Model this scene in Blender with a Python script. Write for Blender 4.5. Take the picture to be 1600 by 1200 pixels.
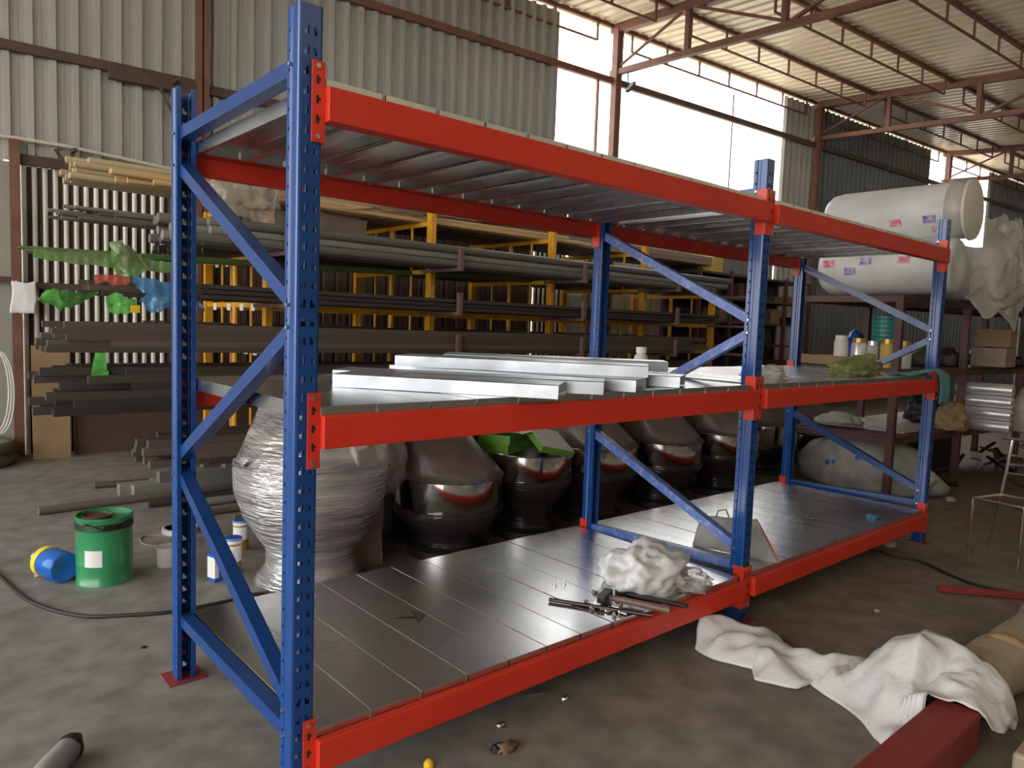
import bpy, bmesh, math, random
from mathutils import Vector, Matrix, noise
PI = math.pi
random.seed(7)
S = bpy.context.scene
COL = S.collection
for o in list(bpy.data.objects):
    bpy.data.objects.remove(o)

# ------------------------------------------------------------------ camera
CAMP = Vector((-.8434, -1.8301, 1.4)); YAW, PIT, ROL = .7208, -.0815, .0363
cf = Vector((math.cos(PIT)*math.sin(YAW), math.cos(PIT)*math.cos(YAW), math.sin(PIT)))
cr = Vector((math.cos(YAW), -math.sin(YAW), 0)); cu = cr.cross(cf)
cr2 = cr*math.cos(ROL) + cu*math.sin(ROL); cu2 = cu*math.cos(ROL) - cr*math.sin(ROL)
cd = bpy.data.cameras.new('camera'); cam = bpy.data.objects.new('camera', cd); COL.objects.link(cam)
M = Matrix((cr2, cu2, -cf)).transposed().to_4x4(); M.translation = CAMP
cam.matrix_world = M
cd.sensor_fit = 'HORIZONTAL'; cd.sensor_width = 36; cd.lens = 1144.15/1600*36; cd.clip_start = .05; cd.clip_end = 500
S.camera = cam
# ------------------------------------------------------------------ world, exposure
W = bpy.data.worlds.new('overcast_sky'); S.world = W; W.use_nodes = True
wn = W.node_tree; wn.nodes.clear()
wo = wn.nodes.new('ShaderNodeOutputWorld'); wb = wn.nodes.new('ShaderNodeBackground')
wb.inputs[0].default_value = (1, .985, .96, 1); wb.inputs[1].default_value = 3.0
wn.links.new(wb.outputs[0], wo.inputs[0])
S.view_settings.view_transform = 'Standard'; S.view_settings.look = 'None'
S.view_settings.gamma = 1; S.view_settings.use_curve_mapping = False
S.view_settings.exposure = .82
S.cycles.max_bounces = 10; S.cycles.diffuse_bounces = 5; S.cycles.glossy_bounces = 5; S.cycles.transparent_max_bounces = 12

# ------------------------------------------------------------------ materials
def N(nt, t, **k):
    n = nt.nodes.new(t)
    for a, b in k.items(): setattr(n, a, b)
    return n
def mat(name, col, rough=.5, metal=0, col2=None, scale=4, detail=4, lo=.35, hi=.65, bump=0, bscale=60, bdist=.002,
        rough2=None, alpha=1, trans=0, coat=0, coord='Object', stretch=(1, 1, 1), emit=None, spec=.5, sss=0):
    m = bpy.data.materials.new(name); m.use_nodes = True; nt = m.node_tree
    p = nt.nodes['Principled BSDF']; L = nt.links.new
    p.inputs['Base Color'].default_value = (*col, 1); p.inputs['Roughness'].default_value = rough
    p.inputs['Metallic'].default_value = metal; p.inputs['Alpha'].default_value = alpha
    p.inputs['Transmission Weight'].default_value = trans; p.inputs['Coat Weight'].default_value = coat
    p.inputs['Specular IOR Level'].default_value = spec
    if coat: p.inputs['Coat Roughness'].default_value = .08
    tc = N(nt, 'ShaderNodeTexCoord'); mp = N(nt, 'ShaderNodeMapping'); mp.inputs['Scale'].default_value = stretch
    if coord == 'World': L(N(nt, 'ShaderNodeNewGeometry').outputs['Position'], mp.inputs[0])
    else: L(tc.outputs[coord], mp.inputs[0])
    if col2 or rough2 is not None:
        nz = N(nt, 'ShaderNodeTexNoise'); nz.inputs['Scale'].default_value = scale; nz.inputs['Detail'].default_value = detail
        L(mp.outputs[0], nz.inputs['Vector'])
        mr = N(nt, 'ShaderNodeMapRange'); mr.inputs[1].default_value = lo; mr.inputs[2].default_value = hi
        L(nz.outputs['Fac'], mr.inputs[0])
        if col2:
            mx = N(nt, 'ShaderNodeMix', data_type='RGBA'); mx.inputs[6].default_value = (*col, 1); mx.inputs[7].default_value = (*col2, 1)
            L(mr.outputs[0], mx.inputs[0]); L(mx.outputs[2], p.inputs['Base Color'])
        if rough2 is not None:
            m2 = N(nt, 'ShaderNodeMapRange'); m2.inputs[3].default_value = rough; m2.inputs[4].default_value = rough2
            L(mr.outputs[0], m2.inputs[0]); L(m2.outputs[0], p.inputs['Roughness'])
    if bump:
        n2 = N(nt, 'ShaderNodeTexNoise'); n2.inputs['Scale'].default_value = bscale; n2.inputs['Detail'].default_value = 3
        L(mp.outputs[0], n2.inputs['Vector'])
        b = N(nt, 'ShaderNodeBump'); b.inputs['Strength'].default_value = bump; b.inputs['Distance'].default_value = bdist
        L(n2.outputs['Fac'], b.inputs['Height']); L(b.outputs[0], p.inputs['Normal'])
    return m

M_ = {}
M_['blue'] = mat('blue_powder_coat', (.007, .064, .27), .25, coat=.3, col2=(.006, .055, .235), scale=6, bump=.15, bscale=120, bdist=.0005)
M_['brace'] = mat('blue_brace_paint', (.007, .052, .23), .3, coat=.2, col2=(.006, .045, .19), scale=9)
M_['braceb'] = mat('blue_paint_under_film', (.09, .16, .48), .3, col2=(.28, .36, .62), scale=30, lo=.5, hi=.75, bump=.5, bscale=70, bdist=.002)
M_['red'] = mat('orange_red_paint', (.74, .042, .018), .42, col2=(.66, .035, .016), scale=3)
M_['redc'] = mat('connector_paint', (.74, .05, .022), .36, col2=(.66, .04, .018), scale=8)
M_['galv'] = mat('galvanized_steel', (.72, .73, .74), .19, 1, col2=(.57, .575, .58), scale=2.6, rough2=.33, lo=.15, hi=.85, coord='World')
M_['galvl'] = mat('bright_galvanized', (.50, .53, .56), .34, 1, col2=(.42, .45, .48), scale=10, rough2=.45)
M_['bolt'] = mat('zinc_bolt', (.55, .53, .48), .35, 1)
M_['steel'] = mat('polished_stainless', (.62, .60, .58), .10, 1, rough2=.2, scale=5, bump=.03, bscale=8, bdist=.005)
M_['chrome'] = mat('chrome_tube', (.75, .72, .68), .12, 1)
def concrete():
    m = bpy.data.materials.new('concrete_floor'); m.use_nodes = True; nt = m.node_tree; L = nt.links.new
    p = nt.nodes['Principled BSDF']; tc = N(nt, 'ShaderNodeTexCoord')
    a = N(nt, 'ShaderNodeTexNoise'); a.inputs['Scale'].default_value = 1.1; a.inputs['Detail'].default_value = 8; a.inputs['Roughness'].default_value = .6
    b = N(nt, 'ShaderNodeTexNoise'); b.inputs['Scale'].default_value = 7; b.inputs['Detail'].default_value = 6
    L(tc.outputs['Object'], a.inputs['Vector']); L(tc.outputs['Object'], b.inputs['Vector'])
    # brown dust covers the floor from the second bay on
    sx = N(nt, 'ShaderNodeSeparateXYZ'); L(tc.outputs['Object'], sx.inputs[0])
    mm = N(nt, 'ShaderNodeMath', operation='MULTIPLY_ADD'); L(a.outputs['Fac'], mm.inputs[0]); mm.inputs[1].default_value = 1.6; L(sx.outputs[0], mm.inputs[2])
    mr = N(nt, 'ShaderNodeMapRange'); mr.inputs[1].default_value = .9; mr.inputs[2].default_value = 3.2; L(mm.outputs[0], mr.inputs[0])
    m1 = N(nt, 'ShaderNodeMix', data_type='RGBA'); m1.inputs[6].default_value = (.25, .243, .228, 1); m1.inputs[7].default_value = (.205, .165, .130, 1)
    L(mr.outputs[0], m1.inputs[0])
    r2 = N(nt, 'ShaderNodeMapRange'); r2.inputs[1].default_value = .35; r2.inputs[2].default_value = .7; r2.inputs[3].default_value = .72; r2.inputs[4].default_value = 1.2
    L(b.outputs['Fac'], r2.inputs[0])
    r3 = N(nt, 'ShaderNodeMapRange'); r3.inputs[1].default_value = .35; r3.inputs[2].default_value = .65; r3.inputs[3].default_value = .85; r3.inputs[4].default_value = 1.1
    L(a.outputs['Fac'], r3.inputs[0])
    mu = N(nt, 'ShaderNodeMath', operation='MULTIPLY'); L(r2.outputs[0], mu.inputs[0]); L(r3.outputs[0], mu.inputs[1])
    vm = N(nt, 'ShaderNodeVectorMath', operation='SCALE'); L(m1.outputs[2], vm.inputs[0]); L(mu.outputs[0], vm.inputs['Scale'])
    L(vm.outputs[0], p.inputs['Base Color']); p.inputs['Roughness'].default_value = .62
    bp = N(nt, 'ShaderNodeBump'); bp.inputs['Strength'].default_value = .25; bp.inputs['Distance'].default_value = .004
    L(b.outputs['Fac'], bp.inputs['Height']); L(bp.outputs[0], p.inputs['Normal'])
    return m
M_['floor'] = concrete()
M_['ground'] = mat('dry_ground_outside', (.62, .55, .44), .9, col2=(.54, .48, .38), scale=.6)
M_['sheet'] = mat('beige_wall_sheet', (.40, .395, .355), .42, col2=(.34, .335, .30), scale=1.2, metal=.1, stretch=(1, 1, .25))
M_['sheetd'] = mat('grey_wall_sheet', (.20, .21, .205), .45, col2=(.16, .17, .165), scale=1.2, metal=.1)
M_['plain'] = mat('plain_wall_sheet', (.30, .30, .25), .55, col2=(.26, .26, .22), scale=1)
M_['pale'] = mat('pale_wall_sheet', (.42, .41, .38), .5, col2=(.34, .33, .30), scale=1.5)
M_['panelw'] = mat('white_wall_panel', (.62, .61, .57), .5, col2=(.52, .51, .48), scale=1.5)
M_['roof'] = mat('cream_roof_sheet', (.80, .72, .56), .35, col2=(.72, .65, .50), scale=.8)
M_['rust'] = mat('red_oxide_steel', (.20, .085, .055), .6, col2=(.14, .06, .042), scale=5)
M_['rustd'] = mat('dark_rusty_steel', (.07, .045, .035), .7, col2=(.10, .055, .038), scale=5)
M_['conduit'] = mat('cream_conduit', (.62, .57, .48), .5)
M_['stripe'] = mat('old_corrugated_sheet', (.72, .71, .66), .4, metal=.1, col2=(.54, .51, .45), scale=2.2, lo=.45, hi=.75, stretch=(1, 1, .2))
M_['striped'] = mat('shaded_rusty_valley', (.045, .035, .028), .8, col2=(.08, .05, .035), scale=3)
M_['yellow'] = mat('yellow_paint', (.80, .40, .018), .4, col2=(.62, .28, .015), scale=5)
M_['bronze'] = mat('purple_brown_paint', (.16, .09, .085), .5)
M_['shelfb'] = mat('maroon_shelf_paint', (.11, .040, .038), .5, col2=(.07, .028, .026), scale=6)
M_['pipeg'] = mat('grey_pipe', (.22, .22, .20), .45, col2=(.16, .155, .14), scale=3, metal=.2, stretch=(.2, 1, 1))
M_['pipeb'] = mat('brown_steel_bar', (.11, .085, .070), .6, col2=(.07, .05, .04), scale=3, stretch=(.2, 1, 1))
M_['piped'] = mat('dark_steel_bar', (.055, .045, .038), .55, col2=(.035, .028, .024), scale=3, stretch=(.2, 1, 1))
M_['pvc'] = mat('cream_plastic_tube', (.55, .45, .29), .45, col2=(.46, .36, .22), scale=3)
M_['pvcy'] = mat('yellowed_plastic_tube', (.62, .42, .20), .45)
M_['prof'] = mat('pale_brown_profile', (.26, .20, .15), .6, col2=(.17, .13, .10), scale=5, stretch=(.2, 1, 1))
M_['card'] = mat('cardboard', (.32, .21, .11), .85, col2=(.26, .17, .09), scale=4)
M_['green'] = mat('green_drum_paint', (.035, .27, .10), .3, coat=.3, col2=(.03, .22, .08), scale=6)
M_['black'] = mat('black_plastic', (.012, .012, .012), .45)
M_['dark'] = mat('dark_machine_paint', (.02, .018, .017), .5)
M_['paper'] = mat('white_paper', (.72, .72, .72), .7)
M_['white'] = mat('white_woven_sheet', (.72, .73, .74), .6, bump=.5, bscale=30, bdist=.006, col2=(.62, .62, .62), scale=3)
M_['foam'] = mat('white_foam_roll', (.70, .70, .69), .5, col2=(.58, .58, .57), scale=4, bump=.4, bscale=12, bdist=.01)
M_['tan'] = mat('tan_paper_wrap', (.42, .35, .26), .8, col2=(.34, .28, .21), scale=6, bump=.5, bscale=20, bdist=.01)
M_['redst'] = mat('red_oxide_primer', (.28, .035, .032), .55, col2=(.22, .03, .028), scale=6)
M_['teal'] = mat('teal_cloth', (.10, .28, .30), .9, bump=.5, bscale=30, bdist=.005)
M_['olive'] = mat('olive_cloth', (.26, .28, .10), .9, col2=(.18, .20, .07), scale=14, bump=.6, bscale=30, bdist=.008)
M_['tealp'] = mat('teal_plastic', (.03, .26, .24), .4)
M_['jar'] = mat('clear_jar_plastic', (.75, .75, .72), .12, alpha=.45)
M_['gold'] = mat('gold_lid', (.55, .32, .08), .35, .7)
M_['jarw'] = mat('white_jar_plastic', (.68, .62, .58), .4)
M_['jary'] = mat('yellow_tub_content', (.60, .42, .10), .5)
M_['grass'] = mat('bright_green_card', (.14, .36, .04), .5)
M_['bluep'] = mat('clear_blue_bottle', (.015, .20, .80), .06, trans=.25, alpha=.62)
M_['blued'] = mat('blue_plastic', (.02, .10, .42), .35)
M_['yel'] = mat('yellow_plastic', (.85, .55, .01), .4)
M_['rub'] = mat('black_rubber_cable', (.015, .015, .015), .6)
M_['tool'] = mat('dark_tool_steel', (.05, .042, .04), .4, .8)
M_['wood'] = mat('wooden_handle', (.22, .13, .09), .5, col2=(.15, .09, .06), scale=20, stretch=(.2, 1, 1))
M_['mark'] = mat('dark_stain', (.035, .028, .02), .6)
M_['alu'] = mat('grey_cast_aluminium', (.30, .30, .28), .5, .2)
M_['stampr'] = mat('red_print', (.65, .06, .14), .6, col2=(.70, .45, .48), scale=25)
M_['stampb'] = mat('violet_print', (.14, .10, .42), .6, col2=(.5, .48, .62), scale=25)
M_['hose'] = mat('grey_green_hose', (.10, .095, .065), .7)
M_['sackb'] = mat('printed_white_sack', (.38, .37, .34), .8, col2=(.28, .27, .25), scale=9, bump=.5, bscale=20, bdist=.01)
M_['silver'] = mat('silver_foil', (.75, .75, .77), .28, .6)
M_['tape'] = mat('red_tape', (.45, .03, .03), .4)
M_['greenc'] = mat('green_cord', (.05, .20, .06), .5)
def film(name, col, alpha, rough=.25, bump=.8, bscale=14, stretch=(1, 1, 1), col2=None, streak=None):
    m = mat(name, col, rough, alpha=alpha, bump=bump, bscale=bscale, bdist=.02, col2=col2, scale=5, stretch=stretch, spec=.7)
    return m
for k_ in ('pipeg', 'pipeb', 'piped', 'prof', 'pvc'):     # bars alike but not the same shade
    nt_ = M_[k_].node_tree; p_ = nt_.nodes['Principled BSDF']; src = p_.inputs['Base Color'].links[0].from_socket
    oi = nt_.nodes.new('ShaderNodeObjectInfo'); mr_ = nt_.nodes.new('ShaderNodeMapRange'); mr_.inputs[3].default_value = .6; mr_.inputs[4].default_value = 1.55
    if k_ == 'pvc': mr_.inputs[3].default_value = .8; mr_.inputs[4].default_value = 1.15
    vs_ = nt_.nodes.new('ShaderNodeVectorMath'); vs_.operation = 'SCALE'
    nt_.links.new(oi.outputs['Random'], mr_.inputs[0]); nt_.links.new(src, vs_.inputs[0]); nt_.links.new(mr_.outputs[0], vs_.inputs['Scale']); nt_.links.new(vs_.outputs[0], p_.inputs['Base Color'])
M_['filmb'] = film('dusty_brown_film', (.24, .185, .15), .80, .38, .6, 10, col2=(.15, .115, .095))
M_['films'] = film('silvery_stretch_film', (.78, .78, .78), .9, .20, 1.0, 22, (.35, .35, 3.2), col2=(.36, .36, .37))
M_['films'].node_tree.nodes['Principled BSDF'].inputs['Metallic'].default_value = .55
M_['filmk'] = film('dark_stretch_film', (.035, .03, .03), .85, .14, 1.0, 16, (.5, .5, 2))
M_['filmc'] = film('clear_film', (.50, .46, .41), .46, .25, .8, 12)
M_['filmh'] = film('hanging_clear_film', (.52, .48, .43), .62, .3, .6, 10)
M_['filmg'] = film('green_film', (.11, .28, .06), .9, .3, .9, 14, col2=(.14, .19, .08))
M_['filmgb'] = film('bright_green_film', (.12, .50, .09), .95, .3, .9, 14)
M_['filmu'] = film('blue_film', (.05, .20, .42), .9, .3, .9, 14)
M_['filmr'] = film('red_film', (.45, .08, .05), .9, .3, .9, 14)
M_['filmt'] = film('tan_sheet_film', (.30, .245, .18), .93, .35, .9, 8, (.3, 1, 1), col2=(.18, .15, .12))

# ------------------------------------------------------------------ mesh helpers
class MB:
    def __init__(s): s.v = []; s.f = []
    def add(s, vs, fs):
        n = len(s.v); s.v += [tuple(v) for v in vs]; s.f += [tuple(i+n for i in f) for f in fs]; return s
    def box(s, x0, y0, z0, x1, y1, z1):
        return s.add([(x0,y0,z0),(x1,y0,z0),(x1,y1,z0),(x0,y1,z0),(x0,y0,z1),(x1,y0,z1),(x1,y1,z1),(x0,y1,z1)],
                     [(0,3,2,1),(4,5,6,7),(0,1,5,4),(1,2,6,5),(2,3,7,6),(3,0,4,7)])
    def bar(s, a, b, w, h, up=(0,0,1)):
        a = Vector(a); b = Vector(b); d = (b-a).normalized(); u = Vector(up); sd = d.cross(u)
        if sd.length < 1e-4: sd = d.cross(Vector((0,1,0)))
        sd.normalize(); u = sd.cross(d).normalized(); sd *= w/2; u *= h/2
        vs = [p+q for p in (a,b) for q in (-sd-u, sd-u, sd+u, -sd+u)]
        return s.add(vs, [(0,1,2,3),(7,6,5,4),(0,4,5,1),(1,5,6,2),(2,6,7,3),(3,7,4,0)])
    def tube(s, pts, r, n=8, caps=True):
        pts = [Vector(p) for p in pts]; rings = []
        prev = None
        for i, p in enumerate(pts):
            d = (pts[min(i+1, len(pts)-1)] - pts[max(i-1, 0)]).normalized()
            if prev is None:
                a = d.cross(Vector((0,0,1)));
                if a.length < .05: a = d.cross(Vector((1,0,0)))
            else:
                a = prev - d*prev.dot(d)
            a.normalize(); prev = a; b = d.cross(a)
            rr = r[i] if isinstance(r, (list, tuple)) else r
            rings.append([p + (a*math.cos(t*2*PI/n) + b*math.sin(t*2*PI/n))*rr for t in range(n)])
        vs = [v for rg in rings for v in rg]; fs = []
        for i in range(len(pts)-1):
            for t in range(n):
                u = (t+1) % n; fs.append((i*n+t, i*n+u, (i+1)*n+u, (i+1)*n+t))
        if caps: fs += [tuple(reversed(range(n))), tuple((len(pts)-1)*n+t for t in range(n))]
        return s.add(vs, fs)
    def lathe(s, prof, n=24, c=(0,0,0), axis='z', wob=None):
        vs = []; fs = []
        for r, h in prof:
            for t in range(n):
                a = t*2*PI/n; rr = r*(1+wob(a, h)) if wob else r
                x, y = rr*math.cos(a), rr*math.sin(a)
                if axis == 'z': v = (c[0]+x, c[1]+y, c[2]+h)
                elif axis == 'y': v = (c[0]+x, c[1]+h, c[2]+y)
                else: v = (c[0]+h, c[1]+x, c[2]+y)
                vs.append(v)
        k = len(prof)
        for i in range(k-1):
            for t in range(n):
                u = (t+1) % n; fs.append((i*n+t, i*n+u, (i+1)*n+u, (i+1)*n+t))
        if prof[0][0] > 1e-5: fs.append(tuple(reversed(range(n))))
        if prof[-1][0] > 1e-5: fs.append(tuple((k-1)*n+t for t in range(n)))
        return s.add(vs, fs)
    def prism(s, poly, a, b):     # poly (u,v) extruded: a origin fn giving 3D for (u,v,0/1)
        n = len(poly); vs = [a(u, v) for u, v in poly] + [b(u, v) for u, v in poly]
        return s.add(vs, [tuple(reversed(range(n))), tuple(range(n, 2*n))] + [(i, (i+1) % n, n+(i+1) % n, n+i) for i in range(n)])
    def grid(s, P, closed=False):
        R = len(P); C = len(P[0]); vs = [p for row in P for p in row]
        return s.add(vs, [(i*C+j, i*C+j+1, (i+1)*C+j+1, (i+1)*C+j) for i in range(R-1) for j in range(C-1)])
    def build(s, name, m, parent=None, smooth=False, solid=0, bevel=0, loc=None, angle=35, offset=-1):
        me = bpy.data.meshes.new(name); me.from_pydata(s.v, [], s.f); me.update()
        bm = bmesh.new(); bm.from_mesh(me); bmesh.ops.recalc_face_normals(bm, faces=bm.faces[:]); bm.to_mesh(me); bm.free()
        me.materials.append(m)
        if smooth:
            for p in me.polygons: p.use_smooth = True
            me.set_sharp_from_angle(angle=math.radians(angle))
        o = bpy.data.objects.new(name, me); COL.objects.link(o)
        if loc is not None: o.location = loc
        if parent: o.parent = parent
        if solid:
            q = o.modifiers.new('thickness', 'SOLIDIFY'); q.thickness = solid; q.offset = offset
        if bevel:
            q = o.modifiers.new('bevel', 'BEVEL'); q.width = bevel; q.segments = 2; q.limit_method = 'ANGLE'
        return o
def tag(o, label=None, cat=None, group=None, kind=None):
    if label: o['label'] = label
    if cat: o['category'] = cat
    if group: o['group'] = group
    if kind: o['kind'] = kind
    return o
def thing(name, label, cat, loc=(0,0,0), rz=0, group=None):
    o = bpy.data.objects.new(name, None); COL.objects.link(o); o.empty_display_size = .1
    o.location = loc; o.rotation_euler = (0, 0, rz)
    return tag(o, label, cat, group)
def struct(o): o['kind'] = 'structure'; return o
def cp(o, parent=None, loc=None, rot=None, scale=None):
    c = o.copy(); COL.objects.link(c)
    if parent: c.parent = parent
    if loc is not None: c.location = loc
    if rot is not None: c.rotation_euler = rot
    if scale is not None: c.scale = scale
    return c
def copy_tree(o, parent=None):
    c = cp(o, parent)
    for ch in list(o.children): copy_tree(ch, c)
    return c
def fb(x, y, z=0, o=3):
    return noise.fractal(Vector((x, y, z)), 1.0, 2.0, o)
def poly_at(pts, t):
    n = len(pts)-1; t = min(max(t, 0), 1)*n; i = min(int(t), n-1); f = t-i
    return Vector(pts[i]).lerp(Vector(pts[i+1]), f)
def sheet(A, B, n, m, bulge=0, amp=.02, fr=6, seed=0, droop=0):
    P = []
    for i in range(n+1):
        row = []
        for j in range(m+1):
            u, v = i/n, j/m
            p = poly_at(A, u).lerp(poly_at(B, u), v)
            e = math.sin(PI*v)
            k = fb(p.x*fr+seed, p.y*fr, p.z*fr+seed*.7, 4)
            k2 = abs(fb(p.x*fr*.6+seed+9, p.y*fr*.6+3, p.z*fr*.6, 3))
            p = p + Vector((k*amp*.5, k*amp*.4, bulge*e + (k*.6+k2)*amp))
            row.append(p)
        P.append(row)
    return P
def blob(name, m, loc, size, amp, fr, seed=0, parent=None, sub=4, flat=True, smooth=True):
    bm = bmesh.new(); bmesh.ops.create_icosphere(bm, subdivisions=sub, radius=1)
    for v in bm.verts:
        d = v.co.copy(); k = fb(d.x*fr+seed, d.y*fr+seed, d.z*fr, 4); r = 1 - abs(fb(d.x*fr*.7+seed+5, d.y*fr*.7, d.z*fr*.7+seed, 3))
        q = d*(1+amp*(k*.7+(r-.6)*1.3))
        q = Vector((q.x*size[0], q.y*size[1], q.z*size[2]))
        if flat and q.z < -size[2]*.45: q.z = -size[2]*.45
        v.co = q
    mn = min(v.co.z for v in bm.verts)
    for v in bm.verts: v.co.z -= mn
    me = bpy.data.meshes.new(name); bm.to_mesh(me); bm.free(); me.materials.append(m)
    for p in me.polygons: p.use_smooth = smooth
    o = bpy.data.objects.new(name, me); COL.objects.link(o); o.location = loc
    if parent: o.parent = parent
    return o
def patch(c, r, a0, a1, h0, h1, axis='z', n=10):   # curved label on a cylinder
    P = []
    for i in range(n+1):
        a = a0+(a1-a0)*i/n; x, y = r*math.cos(a), r*math.sin(a)
        if axis == 'z': P.append([Vector((c[0]+x, c[1]+y, c[2]+h)) for h in (h0, h1)])
        elif axis == 'y': P.append([Vector((c[0]+x, c[1]+h, c[2]+y)) for h in (h0, h1)])
        else: P.append([Vector((c[0]+h, c[1]+x, c[2]+y)) for h in (h0, h1)])
    return P
def letters(name, txt, size, m, place, parent):
    cu = bpy.data.curves.new(name, 'FONT'); cu.body = txt; cu.size = size; cu.align_x = 'CENTER'; cu.resolution_u = 2
    t = bpy.data.objects.new(name, cu); COL.objects.link(t)
    dg = bpy.context.evaluated_depsgraph_get(); me = bpy.data.meshes.new_from_object(t.evaluated_get(dg))
    bpy.data.objects.remove(t)
    for v in me.vertices: v.co = place(v.co.x, v.co.y)
    me.materials.clear(); me.materials.append(m)
    o = bpy.data.objects.new(name, me); COL.objects.link(o); o.parent = parent
    return o

# ================================================================== SHED
TH = math.atan(.077); ea = Vector((math.cos(TH), -math.sin(TH), 0)); eb = Vector((-math.sin(TH), -math.cos(TH), 0)); O0 = Vector((0, 6.4, 0))
def SH(a, b, z): return O0 + ea*a + eb*b + Vector((0, 0, z))
def zr(b): return 5.86 - .07*b                      # underside of the roof
fl = MB(); c = [SH(-9, -.15, 0), SH(30, -.15, 0), SH(30, 15, 0), SH(-9, 15, 0)]
fl.add(c + [p-Vector((0,0,.1)) for p in c], [(0,1,2,3),(7,6,5,4),(0,4,5,1),(1,5,6,2),(2,6,7,3),(3,7,4,0)])
struct(fl.build('floor', M_['floor']))
g = MB(); g.box(-90, -90, -.3, 90, 90, -.12); struct(g.build('ground', M_['ground']))

wall = bpy.data.objects.new('wall_back', None); COL.objects.link(wall); struct(wall)
def rib_sheet(a0, a1, z0, z1, m, pitch=.181, rib=.062, h=-.048, b=0, name='wall_sheet', parent=None):
    prof = []
    k = math.floor(a0/pitch)
    while k*pitch < a1:
        s = k*pitch
        for da, hh in ((0, 0), (pitch*.32, 0), (pitch*.34, .006), (pitch*.40, .006), (pitch*.42, 0), (pitch-rib-.012, 0), (pitch-rib, h), (pitch-.012, h)):
            if a0 <= s+da <= a1: prof.append((s+da, hh))
        k += 1
    prof = [(a0, 0)] + prof + [(a1, 0)]
    P = [[SH(a, b-hh, z) for z in (z0, z1)] for a, hh in prof]
    o = MB().grid(P).build(name, m, parent or wall)
    return o
sw = .905
a = -6.3; i = 0
while a < 6.55:                                    # upper wall, left of the big opening
    e = min(a+sw, 6.60)
    rib_sheet(a, e, 2.72, 4.15, M_['sheet'], b=.0)
    rib_sheet(a, e, 4.08, 5.80, M_['sheet'], b=.010)
    a = e
a = 12.08
while a < 18.0:
    e = min(a+sw, 18.02)
    if 12.9 < e < 13.2: e = 13.02
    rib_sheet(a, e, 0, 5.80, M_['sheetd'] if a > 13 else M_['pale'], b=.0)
    a = e + (.07 if abs(e-13.02) < 1e-6 else 0)
rib_sheet(18.02, 21.3, 0, 3.8, M_['sheetd'])
a = 21.3
while a < 29:
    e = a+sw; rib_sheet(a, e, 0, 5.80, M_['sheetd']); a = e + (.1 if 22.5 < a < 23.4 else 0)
# lower wall: plain sheet at the far left, narrow corrugation, then pale and dark sheets
rib_sheet(-6.3, .24, 0, 2.72, M_['plain'], pitch=.6, rib=.03, h=.02)
CP = .084
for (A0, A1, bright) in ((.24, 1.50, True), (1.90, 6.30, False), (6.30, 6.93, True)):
    a = A0
    while a < A1-.05:                                  # corrugated sheets: side light painted in as pale ridges, shaded rusty valleys
        e = min(a+CP*9, A1); k = int(round((e-a)/CP)); dk = MB(); li = MB()
        if not bright:
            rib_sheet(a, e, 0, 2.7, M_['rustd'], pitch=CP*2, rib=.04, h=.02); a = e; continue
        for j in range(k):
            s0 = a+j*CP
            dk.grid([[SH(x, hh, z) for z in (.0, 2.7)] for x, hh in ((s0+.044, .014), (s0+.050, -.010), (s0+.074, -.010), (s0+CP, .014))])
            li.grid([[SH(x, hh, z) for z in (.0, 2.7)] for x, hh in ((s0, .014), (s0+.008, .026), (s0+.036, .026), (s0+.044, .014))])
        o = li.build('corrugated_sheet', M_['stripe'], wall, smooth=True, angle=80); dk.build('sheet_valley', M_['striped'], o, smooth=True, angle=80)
        a = e
rib_sheet(1.50, 1.90, 0, 2.7, M_['sheetd'], pitch=.3, rib=.04, h=.02)
for k in range(3):  # dark plates added to stand in for shade along the wall foot
    tag(MB().box(0, 0, 0, 1.0, .03, .62).build('shade_plate', M_['rustd'], loc=SH(.62+.95*k, .24+.05*k, 0)), ('left', 'middle', 'right')[k]+' dark plate standing in for shade low on the corrugated wall', 'plate')
a = 6.95
while a < 12:
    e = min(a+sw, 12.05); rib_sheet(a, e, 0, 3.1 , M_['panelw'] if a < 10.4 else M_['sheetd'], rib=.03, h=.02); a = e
# wall rails
def rail(a0, a1, z, w=.06, h=.09, b=.075, m='rust', name='wall_rail'):
    return MB().bar(SH(a0, b, z), SH(a1, b, z), w, h).build(name, M_[m], wall)
rail(-6.3, 1.78, 3.73, m='rustd', h=.085, b=.07); rail(.95, 1.78, 3.66, w=.09, h=.11, m='rustd', b=.12); rail(1.85, 12.1, 3.70, m='rustd')
rail(1.85, 7.6, 5.06); rail(7.6, 13.1, 5.06, m='rustd'); rail(13.1, 29, 5.06, m='rustd')
rail(.22, 7.6, 2.74, w=.07, h=.09, b=.06, m='rustd'); rail(-6.3, .15, 1.64, m='rustd', h=.05); rail(.24, 7, 1.60, m='rustd', h=.06, b=.06)
rail(6.6, 12.1, 3.12, m='rustd')
cd_ = MB().tube([SH(-5, .12, 2.99), SH(.6, .12, 2.91), SH(1.75, .12, 2.82), SH(4, .12, 2.72)], .016).build('conduit_pipe', M_['conduit'], wall)
for (a0, zt, dz, da) in ((1.36, 3.68, .32, .16), (.50, 2.86, .20, .14)):
    o = MB().bar(SH(a0, .16, zt), SH(a0+da, .16, zt-dz), .025, .025); o.bar(SH(a0+da, .16, zt+.02), SH(a0+da, .16, zt-dz), .03, .03)
    o.bar(SH(a0+da, .08, zt), SH(a0+da, .4, zt-.02), .03, .03).build('rail_bracket', M_['rustd'], wall)
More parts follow.
